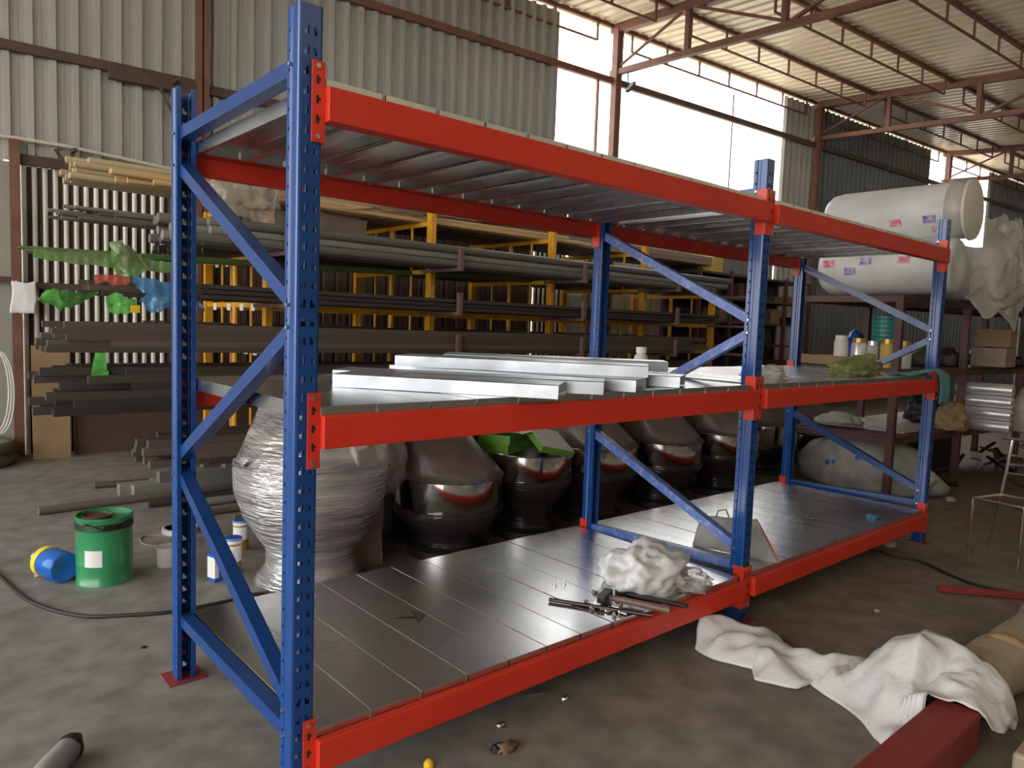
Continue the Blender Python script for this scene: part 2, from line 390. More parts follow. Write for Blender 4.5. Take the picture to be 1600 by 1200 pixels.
# columns
def column(a, z1=5.8, w=.11, name='steel_column', label='', m='rust', b=.12):
    o = MB(); o.bar(SH(a-.035, b, 0), SH(a-.035, b, z1), .05, w, up=tuple(eb)); o.bar(SH(a+.032, b, 0), SH(a+.032, b, z1), .05, w, up=tuple(eb))
    return tag(o.build(name, M_[m]), label, 'column')
column(1.80, label='rusty double-channel column against the beige wall, behind the rack\'s near end')
column(7.65, label='brown column standing in the bright wall opening')
column(13.1, label='brown column in front of the dark grey wall sheets')
column(18.7, label='farthest brown column, beside the small bright opening')
tag(MB().bar(SH(.19, .1, 0), SH(.19, .1, 2.9), .08, .1, up=tuple(eb)).build('steel_column', M_['rust']), 'short rusty column at the photo\'s left edge behind the standing cardboard', 'column')
tag(MB().bar(SH(7.33, .06, 0), SH(7.33, .06, 5.06), .03, .04, up=tuple(eb)).build('thin_post', M_['rust']), 'thin post just left of the brown column in the opening', 'post')
tag(MB().tube([SH(10.55, .03, 3.0), SH(10.55, .03, 5.5)], .012).build('thin_rod', M_['rustd']), 'thin dark vertical rod in the middle of the bright opening', 'rod')
# roof
roof = bpy.data.objects.new('ceiling', None); COL.objects.link(roof); struct(roof)
rp = .20
a = -7.0
while a < 29.9:
    prof = []
    for k in range(5):
        s = a+k*rp
        prof += [(s, 0), (s+rp*.60, 0), (s+rp*.70, .032), (s+rp*.9, .032)]
    prof.append((a+1.0, 0))
    P = [[SH(x, bb, zr(bb)+.03+hh) for bb in (-.22, 14)] for x, hh in prof]
    MB().grid(P).build('roof_sheet', M_['roof'], roof)
    a += 1.0
# lattice purlins along the wall, seven of them
for k, b0 in enumerate((.04, 1.18, 2.52, 3.88, 5.22, 6.58, 7.9, 9.2, 10.6)):
    zt = zr(b0)
    for (a0, a1) in ((-6.9, 7.6), (7.72, 13.05), (13.17, 18.62), (18.74, 24.2)):
        t = thing('lattice_purlin', 'lattice purlin, %s from the sheet wall, %s bay' % (('first', 'second', 'third', 'fourth', 'fifth', 'sixth', 'seventh', 'eighth', 'ninth')[k], {-6.9: 'nearest', 7.72: 'second', 13.17: 'third', 18.74: 'farthest'}[a0]), 'purlin', SH(a0, b0, zt), 0, 'lattice roof purlins')
        L0 = t.location.copy()
        rel = lambda aa, zz: SH(aa, b0, zz)-L0
        MB().bar(rel(a0, zt), rel(a1, zt), .05, .055).build('top_chord', M_['rust'], t)
        MB().bar(rel(a0+.3, zt-.27), rel(a1-.3, zt-.27), .022, .026).build('bottom_chord', M_['rust'], t)
        n = int((a1-a0-.6)/.78); pm = None
        for j in range(n+1):
            aa = a0+.3+(a1-a0-.6)*j/n
            if pm is None:
                pm = MB().bar((0,0,0), (0,0,-.27), .026, .026).build('strut', M_['rust'], t); pm.location = rel(aa, zt)
            else: cp(pm, t, rel(aa, zt))
for (a0, lab) in ((7.65, 'nearest roof truss in view, over the bright wall opening'), (13.1, 'middle roof truss, crossing before the dark wall sheets'), (18.68, 'farthest roof truss, above the white foam rolls')):
    t = thing('roof_truss', lab, 'truss', SH(a0, .1, 5.8)); L0 = t.location.copy()
    R_ = lambda bb, zz: SH(a0, bb, zz)-L0
    MB().bar(R_(.0, zr(0)-.04), R_(13.5, zr(13.5)-.04), .10, .11).build('top_chord', M_['rust'], t)
    MB().bar(R_(.0, 5.19), R_(13.5, 5.19-.055*13.5), .08, .08).build('bottom_chord', M_['rust'], t)
    for bb in (1.45, 2.92, 4.4, 5.9, 7.4, 9):
        MB().bar(R_(bb, zr(bb)), R_(bb, 5.19-.055*bb), .07, .07, up=tuple(eb)).build('post', M_['rust'], t)
    MB().bar(R_(.05, 5.22), R_(1.42, zr(1.4)-.05), .03, .03).build('diagonal', M_['rust'], t)
    MB().bar(R_(1.5, zr(1.5)-.05), R_(2.9, 5.10), .04, .04).build('diagonal', M_['rust'], t)
    MB().bar(R_(2.95, 5.05), R_(4.35, zr(4.4)-.05), .04, .04).build('diagonal', M_['rust'], t)
t = thing('flood_lamp', 'small dark floodlight hanging beside the column in the bright opening', 'lamp', (7.72, 5.50, 4.96))
MB().box(-.13, -.03, -.02, .13, .03, .02).build('housing', M_['black'], t).rotation_euler = (0, -.75, .2)
MB().tube([(-.05, 0, .0), (-.08, 0, .2)], .01, 6).build('bracket', M_['black'], t)
q_ = MB(); q_.add([SH(-4.0, 11.5, 0), SH(30, 11.5, 0), SH(30, 11.5, 4.0), SH(-4.0, 11.5, 4.0)], [(0,1,2,3)]); struct(q_.build('wall_light_block', M_['plain']))  # unseen wall added behind the camera to cut frontal light, open above for fill
# far end wall and right wall keep the far side dark
e = MB(); e.add([SH(30, -.2, 0), SH(30, 15, 0), SH(30, 15, 6), SH(30, -.2, 6)], [(0,1,2,3)]); struct(e.build('wall_right', M_['sheetd']))

# ================================================================== PALLET RACK
X = (0, 2.2774, 4.5668); WF, DS, D, HH = .066, .068, 1.0596, 2.197
ZB = (.2173, 1.1343, 2.0); HB = .090; PW = .1807
rack = thing('pallet_rack', 'large blue and orange pallet rack with galvanized steel decks, two bays long', 'rack')
def post_mesh():
    p, n = .05, 43
    r = .007
    def side(m_):       # from the front corner back to the lip: (point, kind of the segment that starts here)
        return [((m_(r), 0), 0), ((m_(r*.3), r*.3), 0), ((m_(0), r), 0), ((m_(0), .030), 0), ((m_(.004), .036), 0), ((m_(.004), .048), 0),
                ((m_(0), .052), 3), ((m_(0), .058), 0), ((m_(0), DS), 0), ((m_(.014), DS), 0), ((m_(.014), DS-.010), 0)]
    Lf = side(lambda x: x); Rt = side(lambda x: WF-x)
    pts = [q for q, k in reversed(Lf)]; kd = []
    kl = [k for q, k in Lf][:-1]; kd = list(reversed(kl))
    for x, k in ((.013, 0), (.020, 1), (.027, 2), (WF-.027, 0), (WF-.020, 2), (WF-.013, 1)):
        pts.append((x, 0)); kd.append(k)
    pts += [q for q, k in Rt]; kd += [0] + [k for q, k in Rt][:-1]
    zs = []
    for k in range(n): zs += [(k*p, 0), (k*p+.020, 1), (k*p+.032, 2), (k*p+.041, 0)]
    zs.append((n*p, 0)); zs.append((HH, 0))
    b = MB(); m = len(pts)
    b.v = [(x, y, z) for z, _ in zs for x, y in pts]
    for i_ in range(len(zs)-1):
        for j_ in range(m-1):
            k, h = kd[j_], zs[i_][1]
            if (k in (1, 2) and h == 1) or (k == 2 and h == 2) or (k == 3 and h == 2): continue
            b.f.append((i_*m+j_, i_*m+j_+1, (i_+1)*m+j_+1, (i_+1)*m+j_))
    return b
pm = post_mesh().build('post', M_['blue'], rack, smooth=False, solid=.0022, offset=0)
pm.location = (X[0], 0, .004)
posts = [pm]
for i, x in enumerate(X):
    if i: posts.append(cp(pm, rack, (x, 0, .004)))
    posts.append(cp(pm, rack, (x+WF, D, .004), (0, 0, PI)))
bp = MB()
bp.box(-.035, -.03, 0, WF+.035, DS+.03, .004)
for i, q in enumerate(posts):                       # red base plates
    if i == 0: base = bp.build('base_plate', M_['redst'], q); base.location = (0, 0, -.004)
    else: cp(base, q, (0, 0, -.004))
# braces (C channels)
def brace(x, a, b, nm, m):
    a = Vector((x, *a)); b = Vector((x, *b)); d = (b-a).normalized(); sd = Vector((1, 0, 0)); u = sd.cross(d)
    w, h = .021, .022
    poly = [(-w, h), (-w, -h), (w, -h), (w, h), (w-.003, h), (w-.003, -h+.003), (-w+.003, -h+.003), (-w+.003, h)]
    o = MB().prism([(h1, w1) for w1, h1 in poly], lambda p_, q_: a+sd*p_+u*q_, lambda p_, q_: b+sd*p_+u*q_)
    o = o.build(nm, m, rack)
    for e in (a, b): MB().tube([e+Vector((-WF/2-.006, 0, 0)), e+Vector((WF/2+.006, 0, 0))], .0055, 8).build('bolt', M_['bolt'], o)
for i, x in enumerate(X):
    xc = x+WF/2; m = M_['brace'] if i != 1 else M_['braceb']; k = .0 if i == 0 else .03
    brace(xc, (1.02, 2.04), (.05, 2.055), 'horizontal_brace', M_['brace'])
    brace(xc, (1.03, 1.93), (.05, 1.43+k), 'diagonal_brace', m)
    brace(xc, (.05, 1.37+k), (1.03, .86), 'diagonal_brace', m)
    brace(xc, (1.03, .80), (.05, .30+.06*(i > 0)), 'diagonal_brace', m)
    brace(xc, (1.03, .235), (.05, .225 if i == 0 else .27), 'horizontal_brace', m)
# beams with connectors
def beam(x0, x1, zt, front):
    y0, y1 = (-.032, .020) if front else (D+.032, D-.020)
    s = 1 if front else -1; xa, xb = x0+WF+.004, x1-.004
    st = .024
    poly = [(y0, zt-HB), (y0, zt-.004), (y0+s*.004, zt), (y0+s*.028, zt), (y0+s*.028, zt-st), (y1, zt-st), (y1, zt-HB)]
    b = MB().prism(poly, lambda u, v: (xa, u, v), lambda u, v: (xb, u, v)).build('beam', M_['red'], rack, bevel=.002)
    for (xx, d) in ((xa, -1), (xb, 1)):            # L-shaped hook plates
        yf = -.006 if front else D+.006; t = s*.0035
        c_ = MB(); z0, z1 = zt-.145, zt+.062
        xo = xx+d*.038
        c_.box(min(xx, xo), min(yf, yf-t), z0, max(xx, xo), max(yf, yf-t), z1)
        xs = xx+d*.0035
        c_.box(min(xx, xs), min(yf, yf+s*.052), z0, max(xx, xs), max(yf, yf+s*.052), z1)
        c_ = c_.build('hook_plate', M_['redc'], b, bevel=.001)
        sl = MB(); bo = MB(); xm = xx+d*.022
        yq = yf-t*1.15
        for zz in (zt-.085, zt-.035, zt+.015):
            sl = MB(); ya = min(yq, yq+t*.3); yb = max(yq, yq+t*.3); q0 = xm-d*.009
            pg = [(xm-.004*d, zz-.012), (xm+.004*d, zz-.012), (xm+.004*d, zz+.010), (xm-.004*d, zz+.010), (xm-.004*d, zz+.004), (q0, zz+.004), (q0, zz-.003), (xm-.004*d, zz-.003)]
            sl.prism(pg, lambda u, v: (u, ya, v), lambda u, v: (u, yb, v)).build('hook_slot', M_['dark'], b)
        for zz in (zt+.048, zt-.131):
            MB().tube([(xm, yf-t*.5, zz), (xm, yf-t*2.6, zz)], .0065, 8).build('bolt', M_['bolt'], b)
for lv in range(3):
    for k in range(2):
        for fr in (True, False):
            beam(X[k], X[k+1], ZB[lv], fr)
# deck panels
def panel_mb(w, L_=1.06, dep=.046):
    b = MB(); e = .0005
    prof = [(.015, -dep), (e, -dep), (e, -.0025), (.003, 0), (w-.003, 0), (w-e, -.0025), (w-e, -dep), (w-.015, -dep)]
    b.grid([[Vector((x, 0, z)), Vector((x, L_, z))] for x, z in prof])
    for yy in (0, L_): b.add([(.006, yy, 0), (w-.006, yy, 0), (w-.006, yy, -.028), (.006, yy, -.028)], [(0,1,2,3)])
    return b
pan = None
for lv in range(3):
    for k in range(2):
        for j in range(12):
            x = X[k]+WF+.004+j*PW; zz = ZB[lv]+.0225
            if pan is None:
                pan = panel_mb(PW).build('deck_panel', M_['galv'], rack, solid=.001, offset=0); pan.location = (x, -.002, zz)
            else: cp(pan, rack, (x+random.uniform(-.0007, .0007), -.002, zz+random.uniform(-.0008, .0008)))
            # underneath the panel is the same mesh

# ================================================================== LOOSE PANELS ON THE MIDDLE DECK
zt = ZB[1]+.0235
LP = [  # corner (x,y) of far-left end, rotation, z of the top, label
 ((.62, .66), -.72, .047, 'galvanized panel lying nearest the front corner of the pile on the middle deck'),
 ((.70, .74), -.70, .047, None),
]
def loose(x0, y0, x1, y1, w, z, label, flip=False, side=1):
    d = Vector((x1-x0, y1-y0, 0)); L_ = d.length; ang = math.atan2(d.y, d.x)-PI/2
    o = panel_mb(w, L_).build('loose_panel', M_['galvl'], solid=.0012, offset=0)
    o.location = (x0, y0, z); o.rotation_euler = (PI if flip else 0, 0, ang)
    if flip: o.rotation_euler = (0, PI, ang); o.location.z = z-.046
    for yy in (.05, L_-.05, L_-.16):
        MB().box(-.0012, yy-.012, -.028, .0, yy+.012, -.018).build('flange_slot', M_['dark'], o)
    tag(o, label, 'shelf panel', 'loose galvanized panels piled on the middle deck')
    return o
z1 = zt+.0475
loose(.52, .62, 1.00, -.02, PW, z1, 'loose panel at the left front of the pile, its bright side flange facing the camera')
loose(.60, .80, 1.26, .03, PW, z1+.001, 'loose panel lying flat just behind the front left one')
loose(1.02, 1.00, 1.50, .02, PW, z1, 'bottom loose panel in the middle of the pile, mostly covered')
loose(.96, .93, 1.62, .11, PW, z1+.048, 'loose panel with a slotted flange stacked on the pile\'s middle')
loose(1.34, 1.04, 1.86, .09, PW, z1+.001, 'loose panel at the bottom of the pile\'s right side')
loose(1.28, 1.06, 2.02, .34, PW, z1+.048, 'topmost loose panel at the far right of the pile, edge catching light')

# ================================================================== THINGS ON THE DECKS
def lath(name, prof, m, parent=None, n=24, loc=None, axis='z', wob=None, ang=40):
    return MB().lathe(prof, n, axis=axis, wob=wob).build(name, m, parent, smooth=True, loc=loc, angle=ang)
t = thing('plastic_bottle', 'small white bottle with pink label behind the loose panels', 'bottle', (2.205, .62, zt))
lath('body', [(.0, 0), (.034, 0), (.038, .006), (.038, .085), (.034, .10), (.024, .11), (.024, .116), (0, .116)], M_['jarw'], t)
lath('cap', [(0, .116), (.026, .116), (.028, .12), (.028, .142), (.025, .147), (0, .147)], M_['paper'], t)
MB().grid(patch((0, 0, 0), .0385, -2.8, -1.2, .02, .085)).build('label_patch', M_['stampr'], t)
t = thing('clear_tub', 'clear tub of bolts beside the middle orange connector', 'tub', (2.50, .05, zt))
lath('tub', [(0, 0), (.045, 0), (.055, .045), (.058, .05), (.054, .047), (.044, .004), (0, .004)], M_['jar'], t)
blob('bolt_heap', M_['tool'], (0, 0, .005), (.035, .035, .02), .4, 4, 3, t, 3)
tag(blob('film_wad', M_['filmc'], (2.66, .16, zt), (.12, .09, .05), .5, 2.2, 11), 'crumpled wad of clear film next to the clear tub', 'plastic film')
# cloths at the right end of the middle deck
tag(blob('olive_cloth', M_['olive'], (3.72, .20, zt), (.17, .09, .06), .5, 2.6, 5), 'crumpled olive-green cloth, left of two on the middle deck', 'cloth')
tag(blob('olive_cloth', M_['olive'], (4.10, .30, zt), (.18, .10, .075), .5, 2.6, 8), 'crumpled olive-green cloth nearer the teal cloth', 'cloth')
P = sheet([(4.10, .0, zt+.008), (4.30, -.03, zt+.02), (4.42, -.05, zt+.03), (4.50, -.055, zt-.01), (4.515, -.06, zt-.10), (4.50, -.06, zt-.19)],
          [(4.16, .16, zt+.006), (4.38, .12, zt+.015), (4.55, -.03, zt+.045), (4.68, -.05, zt+.01), (4.71, -.055, zt-.11), (4.69, -.055, zt-.20)], 40, 10, .012, .012, 10, 3)
tag(MB().grid(P).build('teal_cloth', M_['teal'], smooth=True, solid=.004, angle=180), 'teal cloth draped over the far front corner of the middle deck', 'cloth')
# lower deck
zl = ZB[0]+.0235
ar = MB(); ar.add([(.0,.0,0), (.09,-.035,0), (.10,.02,0), (.13,-.045,0), (.055,-.10,0), (.075,-.05,0)], [(0,1,2,3,4,5)])
tag(ar.build('stain_mark', M_['mark'], loc=(.66, .54, zl+.0012), solid=.0005), 'dark arrow-shaped stain on the lower deck', 'stain')
t = thing('steel_rod', 'dark ridged rod lying left of the hammer on the lower deck', 'rod', (1.28, .30, zl))
MB().tube([(0, 0, .009), (.22, -.37, .009)], .009, 8).build('shaft', M_['tool'], t)
t = thing('hammer', 'hammer with a worn wooden handle on the lower deck', 'hammer', (1.47, .10, zl))
MB().bar((-.05, .035, .028), (.045, .075, .028), .036, .036).build('head', M_['tool'], t, bevel=.004)
MB().tube([(.0, .055, .024), (.06, -.06, .02), (.12, -.19, .016)], [.012, .014, .017], 10).build('handle', M_['wood'], t, smooth=True)
t = thing('wrench', 'black wrench beside the hammer on the lower deck', 'wrench', (1.60, .14, zl))
MB().bar((.0, .02, .010), (.10, -.24, .010), .028, .014).build('handle', M_['tool'], t, bevel=.003)
MB().lathe([(.0, 0), (.030, 0), (.030, .02), (.0, .02)], 12, (-.005, .03, 0)).build('jaw', M_['tool'], t)
bt = MB().lathe([(0, 0), (.009, 0), (.009, .006), (.004, .006), (.004, .035), (0, .035)], 6)
b0 = bt.build('hex_bolt', M_['bolt'], loc=(1.43, .42, zl)); tag(b0, 'bright bolt standing head down, left of the pair on the lower deck', 'bolt', 'loose bolts on the lower deck')
c = cp(b0, None, (1.475, .405, zl)); c['label'] = 'bright bolt standing head down, right of the pair on the lower deck'
for k in range(16):
    c = cp(b0, None, (1.40+random.uniform(-.04, .13), .15+random.uniform(-.12, .09), zl+.008), (PI/2, 0, random.uniform(0, 6))); c['label'] = 'loose bright bolt scattered around the hammer head'
for k in range(9):
    c = cp(b0, None, (1.83+random.uniform(-.05, .10), .06+random.uniform(-.05, .08), zl+.008), (PI/2, 0, random.uniform(0, 6))); c['label'] = 'loose bright bolt beside the crumpled white bag'
bag = blob('white_bag', M_['white'], (1.79, .20, zl), (.19, .15, .12), .42, 1.5, 21, None, 5)
tag(bag, 'crumpled dirty white bag beside the hammer on the lower deck', 'bag')
tag(blob('clear_bag', M_['filmc'], (1.94, .10, zl), (.10, .11, .05), .5, 2.3, 33), 'crumpled clear bag between the white bag and the middle post', 'bag')
t = thing('woven_bag', 'flat woven bag with red edging leaning behind the middle front post', 'bag', (2.50, .12, zl))
P = sheet([(-.02, .30, 0), (.09, -.14, 0)], [(.04, .30, .15), (.10, .0, .19)], 14, 10, .0, .012, 6, 4)
MB().grid(P).build('panel', M_['sackb'], t, smooth=True, solid=.006, angle=180)
MB().tube([(-.022, .30, .004), (.01, .30, .08), (.04, .30, .15)], .004, 6).build('edging', M_['tape'], t)
MB().tube([(.088, -.142, .006), (.095, -.07, .10), (.098, .0, .19)], .004, 6).build('edging', M_['tape'], t)
MB().tube([(.092, -.11, .006), (.10, -.04, .10), (.106, .03, .185)], .004, 6).build('edging', M_['tape'], t)
MB().tube([(.055, .22, .15), (.06, .21, .20), (.07, .17, .215), (.075, .14, .16)], .004, 6).build('carry_loop', M_['greenc'], t)
MB().tube([(.075, .13, .16), (.08, .11, .21), (.09, .08, .22), (.09, .05, .17)], .004, 6).build('carry_loop', M_['greenc'], t)
tag(blob('blue_wrapper', M_['filmu'], (3.98, .10, zl), (.055, .03, .016), .6, 3, 2, None, 3), 'small blue wrapper on the lower deck near the far end', 'wrapper')

# ================================================================== MIXERS BEHIND THE RACK
def hull(name, pts, m, parent, seed=0, amp=.012, cuts=3, fr=7):
    bm = bmesh.new()
    for p in pts: bm.verts.new(p)
    r = bmesh.ops.convex_hull(bm, input=bm.verts[:])
    dead = list({g_ for g_ in list(r['geom_interior']) + list(r['geom_unused']) if isinstance(g_, bmesh.types.BMVert)})
    bmesh.ops.delete(bm, geom=dead, context='VERTS')
    bmesh.ops.triangulate(bm, faces=bm.faces[:])
    for _ in range(cuts):
        ed = [e_ for e_ in bm.edges if e_.calc_length() > .06]
        if not ed: break
        bmesh.ops.subdivide_edges(bm, edges=ed, cuts=1, use_grid_fill=False)
        bmesh.ops.triangulate(bm, faces=bm.faces[:])
    bm.normal_update()
    for v in bm.verts:
        k = fb(v.co.x*fr+seed, v.co.y*fr, v.co.z*fr+seed, 3); v.co = v.co + v.normal*(k*amp-.003)
    me = bpy.data.meshes.new(name); bm.to_mesh(me); bm.free(); me.materials.append(m)
    for p in me.polygons: p.use_smooth = True
    o = bpy.data.objects.new(name, me); COL.objects.link(o); o.parent = parent
    return o
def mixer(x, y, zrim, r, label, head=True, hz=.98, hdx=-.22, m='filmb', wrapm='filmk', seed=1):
    t = thing('dough_mixer', label, 'mixer', (x, y, 0), 0, 'row of film-wrapped dough mixers behind the rack')
    bd = .19*r/.33
    prof = [(r*.0, zrim-.37), (r*.45, zrim-.365), (r*.78, zrim-.29), (r*.95, zrim-bd-.02), (r, zrim-bd), (r, zrim-.006), (r+.008, zrim), (r+.006, zrim+.004), (r-.006, zrim), (r-.008, zrim-bd), (r*.7, zrim-.32), (0, zrim-.355)]
    lath('bowl', prof, M_['steel'], t, 40, ang=50)
    lath('pedestal', [(0, .0), (r*.75, 0), (r*.75, .05), (r*.5, .08), (r*.42, zrim-.33), (0, zrim-.33)], M_['dark'], t, 24)
    MB().box(-.17, r+.02, 0, .17, r+.36, hz-.08).build('column', M_['dark'], t, bevel=.02)
    MB().box(-.15, -.02, hz-.24, .15, r+.34, hz-.05).build('head', M_['dark'], t, bevel=.03) if head else None
    w = lambda a_, h: .035*fb(math.cos(a_)*2+seed, math.sin(a_)*2, h*9, 3) + .012*math.sin(a_*9+h*30)
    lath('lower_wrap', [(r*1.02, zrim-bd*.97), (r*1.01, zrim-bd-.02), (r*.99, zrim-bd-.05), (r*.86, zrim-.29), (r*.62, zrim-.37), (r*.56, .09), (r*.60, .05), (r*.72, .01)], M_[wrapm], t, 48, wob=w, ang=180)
    if head:
        pts = [(math.cos(q)*(r+.012), math.sin(q)*(r+.012), zrim+.0) for q in [k*PI/12 for k in range(24)]]
        pts += [(hdx-.14, .10, hz), (hdx+.16, .10, hz), (hdx-.16, r+.36, hz), (hdx+.18, r+.36, hz), (-.19, r+.38, zrim), (.19, r+.38, zrim)]
        hull('top_wrap', pts, M_[m], t, seed)
    return t
mixer(1.79, 1.72, .485, .325, 'film-wrapped mixer, second in the row, between the silver-wrapped one and the boxes', m='filmb', seed=2)
m3 = mixer(2.46, 1.75, .565, .30, 'uncovered mixer bowl with green-edged cards on it, third in the row', head=False, seed=3)
mixer(3.13, 1.75, .55, .31, 'film-wrapped mixer just left of the middle back post, fourth in the row', seed=4)
mixer(3.93, 1.75, .53, .32, 'film-wrapped mixer seen behind the middle frame\'s brace, fifth in the row', seed=5)
mixer(4.76, 1.75, .54, .33, 'film-wrapped mixer left of the middle front post, sixth in the row', seed=6)
mixer(5.95, 2.02, .50, .33, 'film-wrapped mixer right of the middle front post, seventh in the row', seed=7)
mixer(6.95, 2.12, .50, .33, 'farthest film-wrapped mixer, next to the far back post', seed=8)
# first mixer: fully wrapped in silvery film
t = thing('dough_mixer', 'silver-film-wrapped mixer nearest the camera, behind the near post', 'mixer', (.93, 1.78, 0), 0, 'row of film-wrapped dough mixers behind the rack')
lath('bowl', [(0, .2), (.18, .22), (.28, .36), (.35, .50), (.36, .62), (.35, .62), (.33, .5), (0, .24)], M_['steel'], t, 32)
w = lambda a_, h: .035*fb(math.cos(a_)*2, math.sin(a_)*2, h*14, 3) + .012*math.sin(h*120+a_*5)
lath('bowl_wrap', [(.40, .64), (.405, .58), (.395, .48), (.36, .36), (.30, .26), (.24, .17), (.24, .08), (.30, .0)], M_['films'], t, 64, wob=w, ang=180)
pts = [(math.cos(q)*.402, math.sin(q)*.402, .64) for q in [k*PI/14 for k in range(28)]] + [(.02, .02, 1.0), (.5, .0, .98), (.05, .7, 1.0), (.45, .7, .98)]
hull('top_wrap', pts, M_['films'], t, 5, .014, 3)
MB().box(.07, .04, .0, .42, .62, .50).build('motor_box', M_['dark'], t, bevel=.01)
P = [[Vector((x_+.012*fb(x_*5, z_*5, 1), -.055+.015*fb(x_*4, z_*4, 7), z_)) for z_ in [k*.055 for k in range(11)]] for x_ in [.045+k*.04 for k in range(10)]]
MB().grid(P).build('front_wrap', M_['filmt'], t, smooth=True, angle=180)
P = [[Vector((.045+.015*fb(y_*5, z_*5, 3), y_, z_)) for z_ in [k*.055 for k in range(11)]] for y_ in [-.06+k*.06 for k in range(8)]]
MB().grid(P).build('side_wrap', M_['films'], t, smooth=True, angle=180)
lath('round_label', [(0, 0), (.055, 0), (.055, .004), (0, .004)], M_['conduit'], t, 24, axis='y', loc=(.055, -.405, .80))
pts = [(.05, -.38, .62), (.40, -.30, .62), (.05, -.35, .95), (.42, -.25, .95), (.5, .2, .62), (.5, .2, .95), (.1, .3, .9), (.46, -.1, .4)]
hull('shoulder_wrap', pts, M_['filmc'], t, 9, .03, 3)
# cards and boxes on the third bowl
def cardbox(loc, rz, rx, label, s=(.24, .17, .045)):
    t = thing('carton', label, 'box', loc, rz); t.rotation_euler = (rx, rx*.5, rz)
    MB().box(-s[0]/2, -s[1]/2, 0, s[0]/2, s[1]/2, s[2]).build('side_band', M_['grass'], t)
    MB().box(-s[0]/2+.004, -s[1]/2+.004, s[2], s[0]/2-.004, s[1]/2-.004, s[2]+.002).build('top_face', M_['paper'] if rx else M_['grass'], t)
    return t
cardbox((2.30, 1.80, .572), .35, 0, 'green carton lowest in the pile on the uncovered bowl', (.34, .24, .06))
cardbox((2.28, 1.80, .634), .5, 0, 'green carton on top of the pile on the uncovered bowl', (.32, .22, .055))
cardbox((2.50, 1.60, .62), -.15, .42, 'white-faced green-edged carton leaning on the pile', (.26, .26, .045))
tag(MB().grid(sheet([(2.12, 1.66, .70), (2.42, 1.62, .70)], [(2.2, 1.84, .715), (2.5, 1.84, .71)], 8, 6, .01, .02, 8, 3)).build('paper_sheet', M_['paper'], smooth=True), 'loose paper sheet on top of the green cartons', 'paper')

# ================================================================== CANTILEVER STOCK RACK
sr = thing('cantilever_rack', 'yellow cantilever rack holding long bars along the back wall', 'rack', (0, 4.0, 0))
ST = (.0, 1.6, 3.2, 4.8, 6.4, 7.9); LV = (.32, .72, 1.12, 1.49, 1.88, 2.33)
fp = None
for i, x in enumerate(ST[1:]):
    hx = 2.46 if i < 4 else 2.0
    zsc = hx/2.46
    if fp is None:
        fp = MB().box(-.028, -.03, 0, .028, .05, 2.46).build('post', M_['yellow'], sr, bevel=.004); fp.location = (x, 0, 0)
        bpst = MB().box(-.035, -.03, 0, .035, .03, 2.35).build('post', M_['yellow'], sr); bpst.location = (x, 1.40, 0)
        thk = MB().tube([(0, 0, 0), (0, 0, 2.3)], .028, 10).build('round_pole', M_['yellow'], sr, smooth=True); thk.location = (x, .70, 0)
        thn = MB().tube([(0, 0, 0), (0, 0, 2.3)], .013, 8).build('divider_rod', M_['yellow'], sr); thn.location = (x, .34, 0)
        th2 = cp(thn, sr, (x, 1.02, 0))
        th3 = cp(thn, sr, (x+.15, 1.2, 0)); th3.scale = (1.2, 1.2, .98)
        arm = MB().box(-.02, 0, -.03, .02, 1.42, .012).build('arm', M_['yellow'], sr); arm.location = (x, 0, LV[0])
        farm = MB().box(-.02, -.62, -.03, .02, 0, .0); farm.box(-.02, -.62, 0, .02, -.58, .17)
        farm = farm.build('front_arm', M_['bronze'], sr); farm.location = (x-.10, 0, LV[0])
        hole = True
    else:
        cp(fp, sr, (x, 0, 0), scale=(1, 1, zsc)); cp(bpst, sr, (x, 1.40, 0), scale=(1, 1, zsc)); cp(thk, sr, (x, .70, 0), scale=(1, 1, zsc))
        cp(thn, sr, (x, .34, 0), scale=(1, 1, zsc)); cp(thn, sr, (x, 1.02, 0), scale=(1, 1, zsc))
    for j, z in enumerate(LV):
        if i == 0 and j == 0: continue
        if z > hx: continue
        if j in (5, 4, 3, 2): cp(arm, sr, (x, 0, z))
        if j < 5: cp(farm, sr, (x-.10, 0, z))
for (z, y) in ((1.475, .02), (.1, .02), (1.475, 1.4)):
    MB().bar((ST[1], y, z), (ST[4]+1.5, y, z), .04, .06).build('long_beam', M_['yellow'], sr)
tg = None
for (x, y, z) in ((1.6, .2, 1.86), (1.6, .55, 1.86), (1.6, .85, 1.86), (1.6, 1.1, 1.86), (1.6, .25, 1.47), (1.6, .5, 1.47), (1.6, .8, 1.47), (1.6, 1.15, 1.47), (1.6, .2, 1.1), (1.6, .4, 1.1)):
    if tg is None: tg = MB().box(-.002, -.04, -.03, .0, .04, .03).build('paper_tag', M_['paper'], sr); tg.location = (x-.022, y, z-.008)
    else: cp(tg, sr, (x-.022, y, z-.008))
